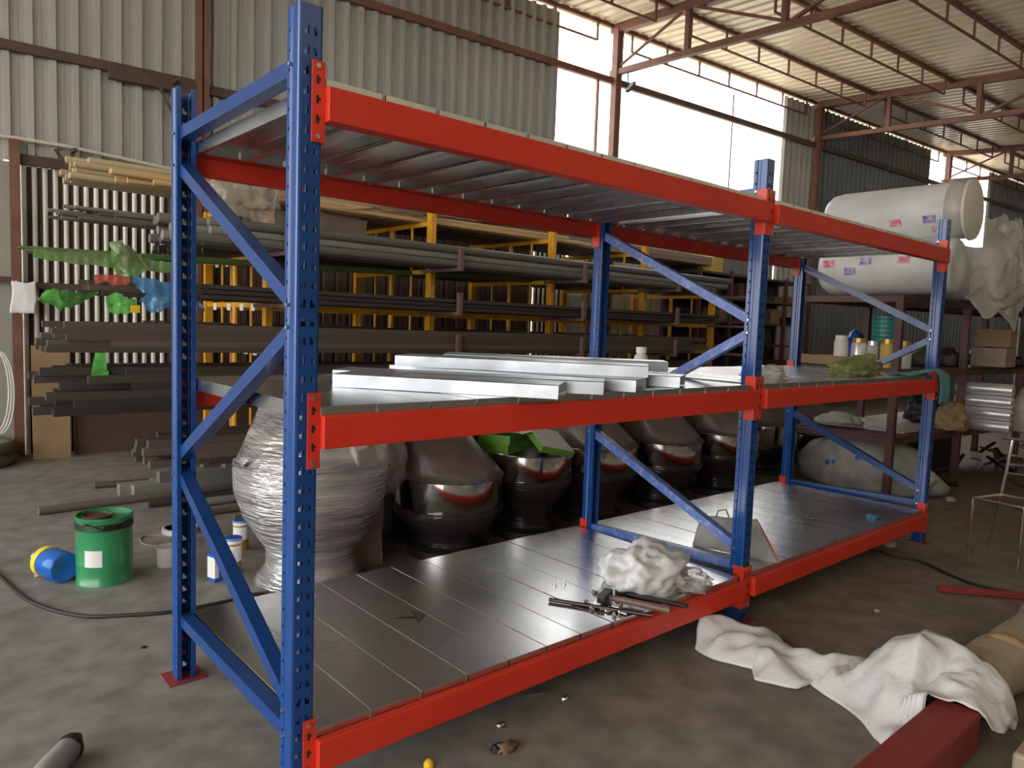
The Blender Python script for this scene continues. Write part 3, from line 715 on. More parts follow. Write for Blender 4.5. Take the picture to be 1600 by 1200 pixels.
# stock: each bar a thing
def bars(label, group, m, kind, r, rows, cols, x0, x1, y0, z, jit=.3, name='steel_pipe', pitch=None, cat='pipe'):
    pitch = pitch or 2.02*r; me = None; out = []
    for i in range(rows):
        for j in range(cols - (i % 2 if kind == 'round' else 0)):
            xs = x0+random.uniform(0, jit); L_ = (x1-x0)+random.uniform(-.2, .2)
            if me is None:
                b = MB()
                if kind == 'round': b.tube([(0,0,0), (1,0,0)], r, 10)
                elif kind == 'square': b.box(0, -r, -r, 1, r, r)
                else:
                    b.box(0, -r, -r, 1, r, -r+.006); b.box(0, -r, -r, 1, -r+.006, r)
                o = b.build(name, M_[m], smooth=(kind == 'round')); me = o
            else: o = cp(me)
            dy = (i % 2)*r if kind == 'round' else 0
            o.location = (xs, y0+j*pitch+dy, z+r+i*(1.78*r if kind == 'round' else 2.02*r)); o.scale = (L_, 1, 1)
            o.rotation_euler = (0, 0, random.uniform(-.002, .002))
            rw = '' if rows == 1 else (', bottom row', ', second row', ', third row', ', fourth row', ', fifth row', ', sixth row')[i]
            tag(o, label+rw, cat, group); out.append(o)
    return out
bars('cream plastic tube in the top bundle', 'cream tubes on the top arms', 'pvc', 'round', .024, 4, 8, .26, 5.4, 4.42, 2.345, .16, 'plastic_tube', cat='tube')
bars('yellowish tube in front of the cream bundle', 'yellowish tubes under the cream bundle', 'pvcy', 'round', .022, 2, 4, .50, 5.2, 4.18, 2.344, .3, 'plastic_tube', cat='tube')
bars('thin grey tube projecting left under the cream tubes', 'thin grey tubes high at the left', 'pipeg', 'round', .013, 4, 9, .06, 6.1, 4.06, 2.02, .8)
bars('thick grey pipe on the upper front arms', 'thick grey pipes on the upper front arms', 'pipeg', 'round', .034, 3, 7, .65, 7.0, 3.45, 1.883, .5)
bars('brown-grey profile under the tan sheeting', 'profiles on top of the yellow rack', 'prof', 'square', .028, 2, 12, 2.4, 8.4, 4.35, 2.345, .6, 'steel_profile', pitch=.075, cat='profile')
bars('dark angle bar on the third front arms', 'dark bars on the third front arms', 'piped', 'angle', .018, 3, 10, .75, 6.9, 3.46, 1.493, .5, 'steel_bar', cat='bar')
for o in bars('thin bar wrapped in green film, upper left', 'film-wrapped bars at the left', 'filmg', 'round', .013, 2, 6, -.05, 5.9, 4.30, 1.775, .30, 'wrapped_bar', cat='bar'):
    o.rotation_euler = (0, -.022, 0)
bars('brown bar with a plastic-covered end at the left', 'brown bars with plastic-covered ends', 'pipeb', 'square', .017, 3, 6, .22, 6.2, 3.85, 1.494, .3, 'steel_bar', cat='bar')
bars('brown steel bar on the fourth front arms', 'brown bars on the fourth front arms', 'pipeb', 'square', .019, 5, 9, -.05, 6.6, 3.45, 1.123, .5, 'steel_bar', pitch=.048, cat='bar')
bars('dark steel bar on the fifth front arms', 'dark bars on the fifth front arms', 'piped', 'square', .025, 6, 8, -.10, 6.2, 3.45, .723, .7, 'steel_bar', pitch=.058, cat='bar')
bars('reddish bar on the lowest front arms', 'reddish bars on the lowest front arms', 'pipeb', 'square', .025, 4, 8, .50, 6.4, 3.46, .323, .5, 'steel_bar', pitch=.058, cat='bar')
bars('dark bar on the middle arms inside the yellow rack', 'dark bars inside the yellow rack', 'piped', 'square', .03, 3, 12, .9, 7.0, 4.42, 1.135, .6, 'steel_bar', pitch=.08, cat='bar')
bars('dark bar on the upper arms inside the yellow rack', 'dark bars high inside the yellow rack', 'piped', 'square', .022, 2, 14, 1.0, 7.0, 4.42, 1.893, .6, 'steel_bar', pitch=.07, cat='bar')
bars('grey profile stacked on the floor below the racks', 'grey profiles stacked on the floor', 'pipeg', 'square', .042, 3, 5, .45, 5.5, 4.05, .0, .9, 'steel_profile', cat='profile')
# scrap bars lying on the floor in front of the rack
fbars = [((-.02, 3.90), (3.2, 4.05), .028, 'pipeb', 'long dark bar on the floor behind the green drum'),
         ((.62, 3.72), (4.2, 3.42), .03, 'piped', 'dark tube on the floor with a bright open end'),
         ((.70, 3.30), (4.0, 3.15), .022, 'pipeb', 'curved brown bar on the floor right of the drum'),
         ((.45, 4.55), (3.9, 3.9), .025, 'pipeb', 'brown bar on the floor furthest back'),
         ((1.0, 3.10), (4.4, 2.9), .018, 'prof', 'thin pale bar on the floor behind the first mixer'),
         ((.9, 3.55), (4.1, 3.62), .03, 'pipeg', 'grey bar on the floor behind the near posts')]
for (p0, p1, r, m, lab) in fbars:
    o = MB().tube([(0, 0, r), (p1[0]-p0[0], p1[1]-p0[1], r)], r, 10).build('steel_bar', M_[m], loc=(p0[0], p0[1], .0)); tag(o, lab, 'bar')
# draped films on the rack
def drape(name, A, B, m, label, n=30, k=12, bulge=0, amp=.04, fr=5, seed=0, cat='plastic sheet', solid=.0):
    return tag(MB().grid(sheet(A, B, n, k, bulge, amp, fr, seed)).build(name, M_[m], smooth=True, angle=180, solid=solid), label, cat)
drape('tan_sheeting', [(2.3, 4.15, 2.36), (3.0, 4.12, 2.40), (4.0, 4.2, 2.44), (4.8, 4.25, 2.50), (6.4, 4.3, 2.48)], [(2.2, 5.3, 2.50), (3.0, 5.3, 2.56), (4.0, 5.3, 2.62), (4.8, 5.3, 2.62), (6.4, 5.3, 2.58)], 'filmt', 'long tan plastic sheeting over profiles on top of the yellow rack', 60, 12, .06, .05, 3.5, 2)
drape('tan_sheeting', [(1.7, 4.3, 2.25), (2.2, 4.3, 2.33), (2.7, 4.35, 2.30)], [(1.7, 4.2, 2.06), (2.2, 4.15, 2.12), (2.6, 4.2, 2.10)], 'filmt', 'loose flap of tan sheeting hanging behind the near post', 20, 10, .0, .05, 5, 8)
tag(blob('plastic_film', M_['filmc'], (1.36, 3.93, 2.10), (.20, .07, .17), .75, 1.9, 4, None, 4, False), 'clear film crumpled and hanging beside the nearest yellow post', 'plastic film')
drape('plastic_film', [(1.50, 3.93, 2.38), (1.62, 3.9, 2.37)], [(1.50, 3.9, 2.06), (1.60, 3.88, 2.08)], 'filmc', 'narrow strip of clear film over the nearest yellow post', 8, 20, .0, .05, 7, 6, 'plastic film')
drape('green_film', [(-.06, 3.70, 1.755), (.2, 3.70, 1.76), (.5, 3.70, 1.75), (.95, 3.70, 1.745)], [(-.06, 3.69, 1.70), (.2, 3.69, 1.685), (.5, 3.69, 1.675), (.95, 3.69, 1.67)], 'filmg', 'dull green film around the long bar bundle at the left', 40, 6, 0, .02, 8, 1, 'plastic film')
drape('green_film', [(.36, 3.66, 1.83), (.44, 3.64, 1.86), (.50, 3.66, 1.80)], [(.40, 3.62, 1.60), (.50, 3.60, 1.585), (.62, 3.62, 1.66)], 'filmg', 'green film bunch hanging from the wrapped bars', 16, 16, 0, .05, 9, 5, 'plastic film')
drape('green_film', [(-.02, 3.60, 1.49), (.12, 3.64, 1.50), (.33, 3.82, 1.51)], [(-.06, 3.54, 1.42), (.06, 3.56, 1.36), (.33, 3.80, 1.49)], 'filmgb', 'bright green ragged film end at the far left', 14, 12, 0, .06, 12, 2, 'plastic film')
drape('green_film', [(.33, 3.56, 1.47), (.42, 3.56, 1.49), (.50, 3.56, 1.46)], [(.34, 3.54, 1.38), (.42, 3.53, 1.36), (.50, 3.54, 1.39)], 'filmgb', 'pale green film patch between the blue film pieces', 12, 10, 0, .04, 12, 9, 'plastic film')
drape('green_film', [(.24, 3.44, 1.12), (.30, 3.44, 1.12)], [(.20, 3.44, .93), (.30, 3.44, .93)], 'filmgb', 'green film strip hanging before the lower wall', 6, 14, 0, .03, 10, 3, 'plastic film')
drape('blue_film', [(.46, 3.57, 1.62), (.6, 3.56, 1.60), (.78, 3.56, 1.58)], [(.50, 3.55, 1.53), (.6, 3.54, 1.50), (.8, 3.56, 1.52)], 'filmu', 'blue film upper wad on the brown bars', 18, 10, 0, .05, 10, 2, 'plastic film')
drape('blue_film', [(.50, 3.53, 1.45), (.62, 3.52, 1.54), (.78, 3.52, 1.50), (.95, 3.54, 1.45)], [(.56, 3.5, 1.38), (.66, 3.5, 1.39), (.78, 3.5, 1.39), (.95, 3.53, 1.38)], 'filmu', 'blue film lower wad spreading right to the near post', 24, 10, 0, .05, 10, 7, 'plastic film')
drape('red_film', [(.26, 3.57, 1.62), (.36, 3.57, 1.62), (.46, 3.57, 1.60)], [(.26, 3.56, 1.56), (.36, 3.56, 1.55), (.46, 3.56, 1.56)], 'filmr', 'small red film wad left of the blue film', 12, 8, 0, .03, 12, 4, 'plastic film')
tag(MB().box(0, 0, 0, .055, .01, .05).build('yellow_tag', M_['yel'], loc=(.46, 3.50, 1.385)), 'yellow tag between the green and blue film', 'tag')
# bright green coils inside the rack
drape('green_film', [(1.2, 4.5, 2.0), (2.0, 4.5, 2.0), (3.0, 4.5, 1.98), (3.6, 4.5, 1.95)], [(1.2, 4.45, 1.93), (2.0, 4.45, 1.90), (3.0, 4.45, 1.88), (3.6, 4.45, 1.90)], 'filmg', 'green film on bars inside the yellow rack', 30, 6, 0, .03, 6, 3, 'plastic film')

# ================================================================== LEFT SIDE THINGS
t = tag(MB().box(0, 0, 0, .30, .012, 1.05).build('cardboard_sheet', M_['card'], bevel=.002, loc=(.25, 6.02, 0)), 'tall brown cardboard sheet standing by the left column', 'cardboard'); t.rotation_euler = (-.03, 0, -.05)
t = tag(MB().grid(sheet([(.13, 6.22, 1.62), (.32, 6.20, 1.625)], [(.12, 6.20, 1.34), (.315, 6.18, 1.35)], 12, 10, 0, .03, 7, 3)).build('white_bag', M_['paper'], smooth=True, angle=180, solid=.004), 'white bag hanging on the left column', 'bag')
for k in range(3):
    pts = [(.0-.02*k + .10*math.cos(q), 5.9, .64+.36*math.sin(q)+.01*k) for q in [i*2*PI/28 for i in range(29)]]
    tag(MB().tube(pts, .007, 6).build('tube_coil', M_['paper']), 'white tubing coil hanging at the left edge', 'tubing', 'white tubing coils')
for k in range(2):
    pts = [(-.28+.36*math.cos(q), 6.0+.30*math.sin(q), .055+.10*k) for q in [i*2*PI/32 for i in range(33)]]
    tag(MB().tube(pts, .055, 10).build('hose_coil', M_['hose'], smooth=True), 'thick grey-green hose coil on the floor, ' + ('lower loop' if k == 0 else 'upper loop'), 'hose')
# green drum
t = thing('paint_drum', 'dented green metal drum on the floor with a white label', 'drum', (.043, 2.335, 0))
lath('body', [(0, .003), (.131, .003), (.134, 0), (.134, .008), (.131, .012), (.131, .10), (.1325, .105), (.131, .11), (.131, .335), (.135, .340), (.135, .350), (.127, .350), (.126, .335), (0, .335)], M_['green'], t, 48)
lath('lid', [(0, .337), (.068, .337), (.070, .352), (.066, .352), (.064, .342), (0, .342)], M_['rustd'], t, 32, loc=(-.035, -.01, 0))
lath('black_band', [(.1322, .285), (.1335, .286), (.1335, .318), (.1322, .319)], M_['black'], t, 48)
MB().grid(patch((0, 0, 0), .1325, 3.78, 4.42, .105, .19)).build('label_patch', M_['paper'], t)
def wrapz(r, a0, z0):
    return lambda u, v: Vector((r*math.cos(a0+u/r), r*math.sin(a0+u/r), z0+v))
letters('lettering', 'GER-P', .034, M_['green'], wrapz(.1345, 4.15, .290), t)
MB().tube([(-.11, -.09, .33), (-.04, -.135, .30), (.04, -.135, .30), (.10, -.10, .33)], .003, 6).build('handle', M_['tool'], t)
# blue bottle lying down
t = thing('water_bottle', 'translucent blue bottle lying against the green drum', 'bottle', (-.125, 2.385, .078))
t.rotation_euler = (PI/2, 0, .30)
lath('body', [(0, .02), (.045, .0), (.070, .0), (.078, .012), (.078, .15), (.074, .16), (.078, .17), (.076, .20), (.05, .235), (.024, .255), (.022, .285), (.019, .285), (.021, .25), (.07, .20), (.073, .015), (0, .03)], M_['bluep'], t, 32).rotation_euler = (PI, 0, 0)
lath('label_band', [(.0785, -.15), (.079, -.15), (.079, -.19), (.0785, -.19)], M_['yel'], t, 32)
lath('cap', [(0, -.30), (.024, -.30), (.024, -.275), (0, -.275)], M_['paper'], t, 16)
# tins behind the near frame
def tin(x, y, r, h, lab, m2, band):
    t = thing('tin', lab, 'tin', (x, y, 0))
    lath('body', [(0, 0), (r, 0), (r, h*.86), (0, h*.86)], M_[m2], t, 24)
    lath('lid', [(0, h*.86), (r*1.06, h*.86), (r*1.06, h), (r*.98, h), (r*.95, h*.96), (0, h*.96)], M_['paper'], t, 24)
    lath('rim', [(r*1.03, h), (r*1.09, h*.98), (r*1.09, h*.955), (r*1.03, h*.95)], M_['blued'], t, 24)
    lath('label_band', [(r*1.01, h*.38), (r*1.015, h*.38), (r*1.015, h*.80), (r*1.01, h*.80)], M_[band], t, 24)
tin(.79, 2.43, .044, .18, 'white-lidded tin farther back beside the first mixer', 'gold', 'paper')
tin(.60, 2.05, .046, .20, 'white-lidded tin nearer the rack beside the first mixer', 'gold', 'paper')
t = thing('carton', 'small blue and white carton beside the tins', 'box', (.50, 2.00, 0), .3)
MB().box(-.035, -.03, 0, .035, .03, .15).build('body', M_['blued'], t); MB().box(-.036, -.031, .02, -.012, .031, .13).build('white_panel', M_['paper'], t)
tag(lath('clear_container', [(0, 0), (.05, 0), (.055, .11), (.051, .11), (.047, .005), (0, .005)], M_['jar'], None, 20, (.36, 2.38, 0)), 'small clear container on the floor behind the near back post', 'container')
tag(lath('rubber_ring', [(.09, .03), (.10, .035), (.11, .03), (.11, .0), (.09, .0), (.09, .03)], M_['silver'], None, 24, (.62, 3.0, 0)), 'small silver ring on the floor behind the tins', 'ring')
# cables
def cable(pts, label, r=.009, m='rub'):
    pts = [Vector((p[0], p[1], r)) for p in pts]; out = []
    for i in range(len(pts)-1):
        p0 = pts[max(i-1, 0)]; p1 = pts[i]; p2 = pts[i+1]; p3 = pts[min(i+2, len(pts)-1)]
        for k in range(8):
            t_ = k/8; out.append(.5*((2*p1)+(p2-p0)*t_+(2*p0-5*p1+4*p2-p3)*t_*t_+(3*p1-p0-3*p2+p3)*t_**3))
    out.append(pts[-1])
    return tag(MB().tube(out, r, 8).build('cable', M_[m], smooth=True), label, 'cable')
cable([(-.43, 3.0), (-.373, 2.651), (-.318, 2.234), (-.229, 1.978), (-.128, 1.831), (.011, 1.748), (.17, 1.678), (.42, 1.655), (.60, 1.66), (.8, 1.5), (1.2, 1.25)], 'black cable curving over the floor at the left')
cable([(3.6, .45), (4.044, .163), (4.052, -.034), (4.08, -.176), (3.94, -.402), (3.887, -.583), (3.953, -.80), (4.1, -1.4)], 'black cable on the floor at the right beyond the rack')
cable([(.50, 2.95), (.40, 3.0), (.36, 2.85), (.45, 2.72), (.6, 2.75)], 'thin pale wire loop on the floor behind the near back post', .004, 'prof')

# ================================================================== FOREGROUND RIGHT
near = [(1.847, -.039), (1.822, -.144), (1.893, -.299), (1.811, -.362), (1.878, -.504), (1.954, -.51), (1.866, -.724), (1.728, -.905), (1.80, -.955), (1.90, -.955), (1.95, -1.155), (2.02, -1.165)]
far = [(2.093, .061, .10), (2.173, -.078, .08), (2.228, -.193, .06), (2.15, -.373, .05), (2.228, -.504, .06), (2.236, -.638, .08), (2.133, -.739, .22), (2.126, -.852, .30), (2.19, -.91, .26), (2.20, -.97, .24), (2.20, -1.06, .20), (2.17, -1.17, .06)]
A = [(x, y, .006) for x, y in near]; B = [(x+.02, y+.0, z) for x, y, z in far]
P = []
n_, k_ = 90, 26
for i in range(n_+1):
    row = []
    u = i/n_
    for j in range(k_+1):
        v = j/k_; a_ = poly_at(A, u); b_ = poly_at(B, u); hz = b_.z
        base = a_.lerp(b_, v); prof = math.sin(PI*min(v*.75+.0, 1))**.8
        edge = min(1, v*5)*min(1, (1-v)*6+.25)
        z = .006 + hz*(v**1.1 if hz > .12 else math.sin(PI*v)*.9) + (.03+.08*hz)*edge*(1.0-abs(fb(base.x*4.2+base.y*2, base.y*5, 1, 2))*2.4) + .010*edge*fb(base.x*13, base.y*13, 4, 3)
        if base.x > 1.86 and base.y < -.86:          # the sheet arches over the beam
            z = max(z, (.165+.18*max(0, base.x-1.93)+.025*fb(base.x*8, base.y*8, 2))*math.sqrt(max(0, 1-abs((base.y+1.01)/.165)**3)))
        row.append(Vector((base.x+.02*fb(base.x*5, base.y*5, 9), base.y+.02*fb(base.x*5, base.y*5, 3), max(z, .004))))
    # far edge falls back to the floor
    for q in (1, 2, 3):
        l = row[k_]; row.append(Vector((l.x+.012*q, l.y+.005*q, max(.004, l.z*(1-q/3)))))
    P.append(row)
tag(MB().grid(P).build('white_sheet', M_['white'], smooth=True, angle=180, solid=.003), 'large crumpled white woven sheet on the floor in front of the rack', 'sheet')
t = thing('steel_channel', 'red-primed square steel beam end sticking out of the white sheet', 'beam', (1.32, -1.03, 0))
MB().box(-.55, -.08, .004, .655, .06, .14).build('beam_body', M_['redst'], t, bevel=.008)
MB().box(-.552, -.06, .02, -.548, .06, .145).build('open_end', M_['dark'], t)
P = []
for i in range(41):
    x = 2.10+i*1.5/40; row = []; sc = min(1, .55+i*.2)
    for j in range(21):
        a_ = j*2*PI/20; ca, sa = math.cos(a_), math.sin(a_); sq = .10/max(abs(ca), abs(sa))
        sq = .5*sq+.5*.105
        rr = sq*(1+.12*fb(x*5, ca*1.5, sa*1.5, 3))
        row.append(Vector((x, -1.02+.03*fb(x*1.5, 0, 0)+rr*ca*sc, .112+rr*sa*.95*sc)))
    P.append(row)
t = thing('wrapped_beam', 'tan paper-wrapped long beam behind the white sheet, at the right edge', 'beam', (2.2, -1.02, 0))
MB().grid([[v-Vector((2.2, -1.02, 0)) for v in r_] for r_ in P]).build('paper_wrap', M_['tan'], t, smooth=True, angle=180)
for xx in (.34, .98): MB().lathe([(.112, 0), (.118, .01), (.118, .03), (.112, .04)], 20, (xx, 0, .115), 'x').build('tape_band', M_['card'], t, smooth=True)
tag(MB().box(0, -.09, 0, 1.3, .09, .10).build('wrapped_board', M_['tan'], bevel=.012, loc=(1.86, -1.32, .0)), 'pale wrapped board at the bottom right corner', 'board')
tag(MB().bar((3.60, -.43, .02), (3.95, -.86, .02), .045, .03).build('red_bar', M_['redst'], bevel=.004), 'flat red bar on the floor at the right', 'bar')
# debris
tag(blob('bottle_top', M_['yel'], (.443, -.035, 0), (.016, .016, .02), .05, 1, 1, None, 3), 'yellow plastic bottle top on the floor at the bottom edge', 'bottle top')
tag(blob('wood_chip', M_['wood'], (.70, -.115, 0), (.035, .02, .018), .7, 2.5, 3, None, 3), 'brown wood scrap on the floor at the bottom', 'scrap')
tag(blob('black_scrap', M_['black'], (.675, -.10, 0), (.022, .018, .015), .7, 2.5, 6, None, 3), 'black scrap against the brown wood scrap', 'scrap')
tag(blob('metal_clip', M_['bolt'], (.778, .007, 0), (.015, .012, .010), .6, 3, 8, None, 3), 'small metal clip below the front beam', 'clip')
tag(MB().bar((.98, .11, .006), (1.05, .08, .006), .008, .010).build('metal_strip', M_['bolt']), 'short metal strip on the floor under the front beam', 'strip')
tag(blob('metal_clip', M_['bolt'], (1.086, .0, 0), (.012, .010, .010), .6, 3, 9, None, 3), 'small metal clip right of the metal strip', 'clip')
for (x, y, s, l) in ((-.216, 2.575, .02, 'pale crumb left of the blue bottle'), (.15, 2.30, .015, 'pale crumb right of the green drum'), (3.593, .164, .02, 'pale scrap under the second bay\'s beam'), (6.214, .353, .05, 'white scrap on the floor beyond the rack'), (-.019, 1.373, .012, 'dark pebble left of the near back post'), (3.0, -.35, .02, 'pale scrap on the brown floor'), (4.3, .1, .05, 'white scrap under the lowest beam near the far post')):
    tag(blob('floor_scrap', M_['tan'] if 'dark' not in l else M_['tool'], (x, y, 0), (s, s*.7, s*.5), .5, 2, x, None, 2), l, 'scrap')
# grinder at the lower left edge
t = thing('angle_grinder', 'grey power tool at the bottom left edge of the floor', 'power tool', (-.50, .565, 0), .9)
lath('motor_body', [(0, -.02), (.028, -.02), (.036, .0), (.038, .06), (.034, .065), (.036, .075), (.038, .13), (.03, .15), (0, .15)], M_['alu'], t, 20, axis='x', loc=(0, 0, .042))
lath('gear_head', [(0, 0), (.030, 0), (.036, .02), (.030, .06), (.012, .07), (0, .07)], M_['black'], t, 16, loc=(.15, 0, .01))
MB().box(-.10, -.02, .022, -.02, .02, .06).build('handle', M_['alu'], t, bevel=.008)

# ================================================================== RIGHT BACKGROUND
bs = thing('brown_shelving', 'maroon steel shelving beyond the rack\'s far end', 'shelving', (5.72, .70, 0))
FX = (0, 1.24, 2.6, 4.0); dy = lambda x: -.10*x
for i, x in enumerate(FX):
    for k, yb in enumerate((0, .92)):
        MB().box(x-.03, yb+dy(x)-.03, 0, x+.03, yb+dy(x)+.03, 1.76).build('post', M_['shelfb'], bs)
        MB().box(x-.035, yb+dy(x)-.035, 0, x+.035, yb+dy(x)+.035, .05).build('foot', M_['black'], bs)
for z in (.51, 1.10, 1.73):
    for i in range(3):
        for yb in (0, .92):
            MB().bar((FX[i], yb+dy(FX[i]), z), (FX[i+1], yb+dy(FX[i+1]), z), .04, .05).build('shelf_beam', M_['shelfb'], bs)
    for x in FX: MB().bar((x, dy(x), z), (x, .92+dy(x), z), .04, .05).build('cross_beam', M_['shelfb'], bs)
sb = None
for z in (.535, 1.125, 1.755):
    for k in range(14):
        x = .09+k*.083
        if sb is None: sb = MB().box(-.012, 0, -.012, .012, .92, .012).build('shelf_bar', M_['shelfb'], bs); sb.location = (x, dy(x), z)
        else: cp(sb, bs, (x, dy(x), z))
for i in (1, 2):
    for z in (.55, 1.14, 1.77): MB().box(FX[i]+.02, dy(FX[i])-.03, z-.01, FX[i+1]-.02, 0.92+dy(FX[i]), z+.01).build('shelf_board', M_['shelfb' if z > 1 else 'pale'], bs)
o = MB().box(.35, .02, .552, 1.20, .85, .566).build('shelf_board', M_['pale'], bs)
# rear extension of the shelving to the left (second row)
bs2 = thing('brown_shelving', 'dark maroon shelving against the wall, seen behind the middle frame', 'shelving', (8.0, 4.3, 0))
for x in (0, .8, 1.6, 2.4, 3.2):
    for y in (0, .6): MB().box(x-.025, y-.025, 0, x+.025, y+.025, 2.3).build('post', M_['shelfb'], bs2)
for z in (.4, .8, 1.2, 1.55, 1.9, 2.25):
    MB().box(0, -.02, z-.02, 3.2, .62, z+.01).build('shelf_board', M_['shelfb'], bs2)
MB().box(-.02, .62, 0, 3.25, .64, 2.35).build('back_panel', M_['dark'], bs2)
for k in range(22):
    x = 8.1+random.random()*2.8; z = random.choice((.41, .81, 1.21, 1.56, 1.91)); w_ = random.uniform(.12, .28); h_ = random.uniform(.1, .26)
    tag(MB().box(0, 0, 0, w_, .3, h_).build('storage_box', M_[random.choice(['dark', 'piped', 'card', 'prof', 'shelfb'])], loc=(x, 4.33+random.random()*.1, z)), 'box on the dark maroon shelving behind the middle frame', 'box', 'boxes on the dark maroon shelving')
tag(MB().box(0, 0, 0, .26, .2, .32).build('storage_box', M_['jary'], loc=(8.3, 4.3, 2.262)), 'yellowish box on top of the dark maroon shelving', 'box')
tag(blob('film_wad', M_['filmc'], (9.9, 4.6, 1.565), (.26, .18, .11), .5, 2, 3), 'crumpled pale film on the dark maroon shelving', 'plastic film')
# foam rolls on top
def roll(x, y0, y1, z, r, label, marks):
    t = thing('foam_roll', label, 'roll', (x, y0, z))
    L_ = y1-y0
    w_ = lambda a_, h: .02*fb(math.cos(a_)*1.5+z, math.sin(a_)*1.5, h*2, 3)
    lath('roll_body', [(0, .03), (r*.5, .01), (r*.86, .0), (r*.97, .03), (r, .09), (r*1.0, L_*.5), (r*.99, L_-.12), (r*.93, L_-.04), (r*.8, L_), (0, L_-.02)], M_['foam'], t, 40, axis='y', wob=w_, ang=60)
    for (h, a_, m) in marks:
        MB().grid(patch((0, 0, 0), r*1.022, a_-.13, a_+.13, h, h+.10, 'y', 6)).build('print_mark', M_[m], t)
    return t
AXL = 3.45
r1 = roll(6.02, .38, 1.50, 2.02, .24, 'lower white foam roll on the maroon shelving', [(.95, 3.0, 'stampr'), (.62, 2.95, 'stampb'), (.30, 2.95, 'stampr'), (.75, 3.3, 'stampb')])
r2 = roll(6.10, .36, 1.52, 2.49, .24, 'upper white foam roll stacked on the lower one', [(.45, 3.55, 'stampr'), (.18, 3.50, 'stampb'), (.12, 3.9, 'stampr')])
tag(lath('roll_cap', [(.247, 0), (.258, .02), (.258, .12), (.247, .14)], M_['filmc'], r2, 32, axis='y', loc=(0, -.02, 0)), 'brownish film end')
lath('end_film', [(0, -.01), (.17, -.02), (.25, .0), (.255, .02)], M_['conduit'], r2, 24, axis='y', loc=(0, -.03, 0))
roll(6.75, .30, 1.45, 2.01, .235, 'third white foam roll, behind the lower one on the shelving', [])
drape('hanging_film', [(6.42, .40, 2.34), (6.62, .24, 2.46), (6.82, .20, 2.42), (6.98, .18, 2.22)], [(6.36, .42, 1.74), (6.55, .22, 1.52), (6.68, .12, 1.40), (6.90, .10, 1.62)], 'filmh', 'clear film hanging down at the end of the foam rolls', 34, 30, .0, .15, 4, 6, 'plastic film')
drape('hanging_film', [(6.75, .32, 2.38), (6.95, .25, 2.46), (7.2, .25, 2.38)], [(6.8, .26, 2.05), (6.95, .12, 1.80), (7.15, .12, 1.95)], 'filmh', 'second layer of clear film over the foam roll ends', 26, 24, .0, .15, 4, 16, 'plastic film')
# jars, tray, basket on the shelving's middle shelf
zs = 1.137
t = thing('cardboard_tray', 'low cardboard tray at the jars, behind the far end of the middle deck', 'tray', (5.83, 1.30, zs), -.2)
tb = MB(); tb.box(-.16, -.3, 0, .16, .32, .006)
for q in ((-.16, -.3, -.154, .32), (.154, -.3, .16, .32), (-.16, -.3, .16, -.294), (-.16, .314, .16, .32)): tb.box(q[0], q[1], 0, q[2], q[3], .085)
tb.build('tray_body', M_['card'], t)
def jar(x, y, r, h, label, body, lid):
    t = thing('jar', label, 'jar', (x, y, zs))
    lath('body', [(0, 0), (r, 0), (r, h*.78), (r*.85, h*.84), (0, h*.84)], M_[body], t, 20)
    lath('lid', [(0, h*.84), (r*.88, h*.84), (r*.88, h), (0, h)], M_[lid], t, 20)
jar(5.85, 1.24, .062, .27, 'white jar at the left end of the jar row', 'jarw', 'paper')
jar(5.88, 1.09, .068, .25, 'silver-bodied jar with a gold lid, second in the jar row', 'silver', 'gold')
jar(5.90, .98, .050, .23, 'grey jar third in the jar row', 'jar', 'silver')
jar(5.93, .86, .064, .25, 'yellow-labelled jar with a gold lid right of centre in the jar row', 'jary', 'gold')
jar(5.98, .74, .060, .24, 'clear jar at the right end of the jar row', 'jar', 'gold')
t = thing('basket', 'teal perforated plastic basket standing behind the jars', 'basket', (6.35, 1.06, 1.20))
lath('body', [(0, 0), (.10, 0), (.125, .40), (.121, .40), (.097, .004), (0, .004)], M_['tealp'], t, 24)
hm = MB()
for i in range(8):
    for j in range(9):
        a_ = 2.7+i*.17; rr = .103+.025*(j*.042+.03)/.4
        hm.box(rr*math.cos(a_)-.005, rr*math.sin(a_)-.005, j*.042+.03, rr*math.cos(a_)+.005, rr*math.sin(a_)+.005, j*.042+.042)
o = hm.build('holes', M_['dark'], t); o['kind'] = 'stuff'
tag(MB().box(6.22, .9, zs+.0, 6.5, 1.25, zs+.06).build('storage_box', M_['dark']), 'dark flat box under the teal basket', 'box')
tag(blob('blue_cloth', M_['blued'], (6.4, 1.38, zs+.0), (.16, .12, .20), .4, 2, 4), 'blue cloth bundle left of the teal basket', 'cloth')
# dark clutter beyond the jars and further right
cl = [('dark', 'black lump of machine parts'), ('tool', 'steel fitting'), ('hose', 'olive grey parts bag'), ('piped', 'dark parts heap')]
for k in range(26):
    m_, l_ = random.choice(cl)
    x = 6.3+random.random()*3.1; z = random.choice((1.15, 1.15, .565, 1.15)); y = .75+dy(x-5.72)+random.random()*.8
    if x < 7.0 and z < 1: continue
    tag(blob('parts_heap', M_[m_], (x, y, z), (random.uniform(.08, .18), .12, random.uniform(.05, .13)), .5, 2.4, k, None, 3), l_+' among the clutter on the maroon shelving', 'parts', 'clutter on the maroon shelving')
tag(MB().box(0, 0, 0, .2, .3, .17).build('storage_box', M_['card'], loc=(7.5, .35, 1.35)), 'small cardboard box before the hanging film', 'box')
tag(MB().box(0, 0, 0, .32, .3, .18).build('storage_box', M_['prof'], loc=(7.4, .35, 1.155)), 'brown box under the small cardboard box', 'box')
ru = None
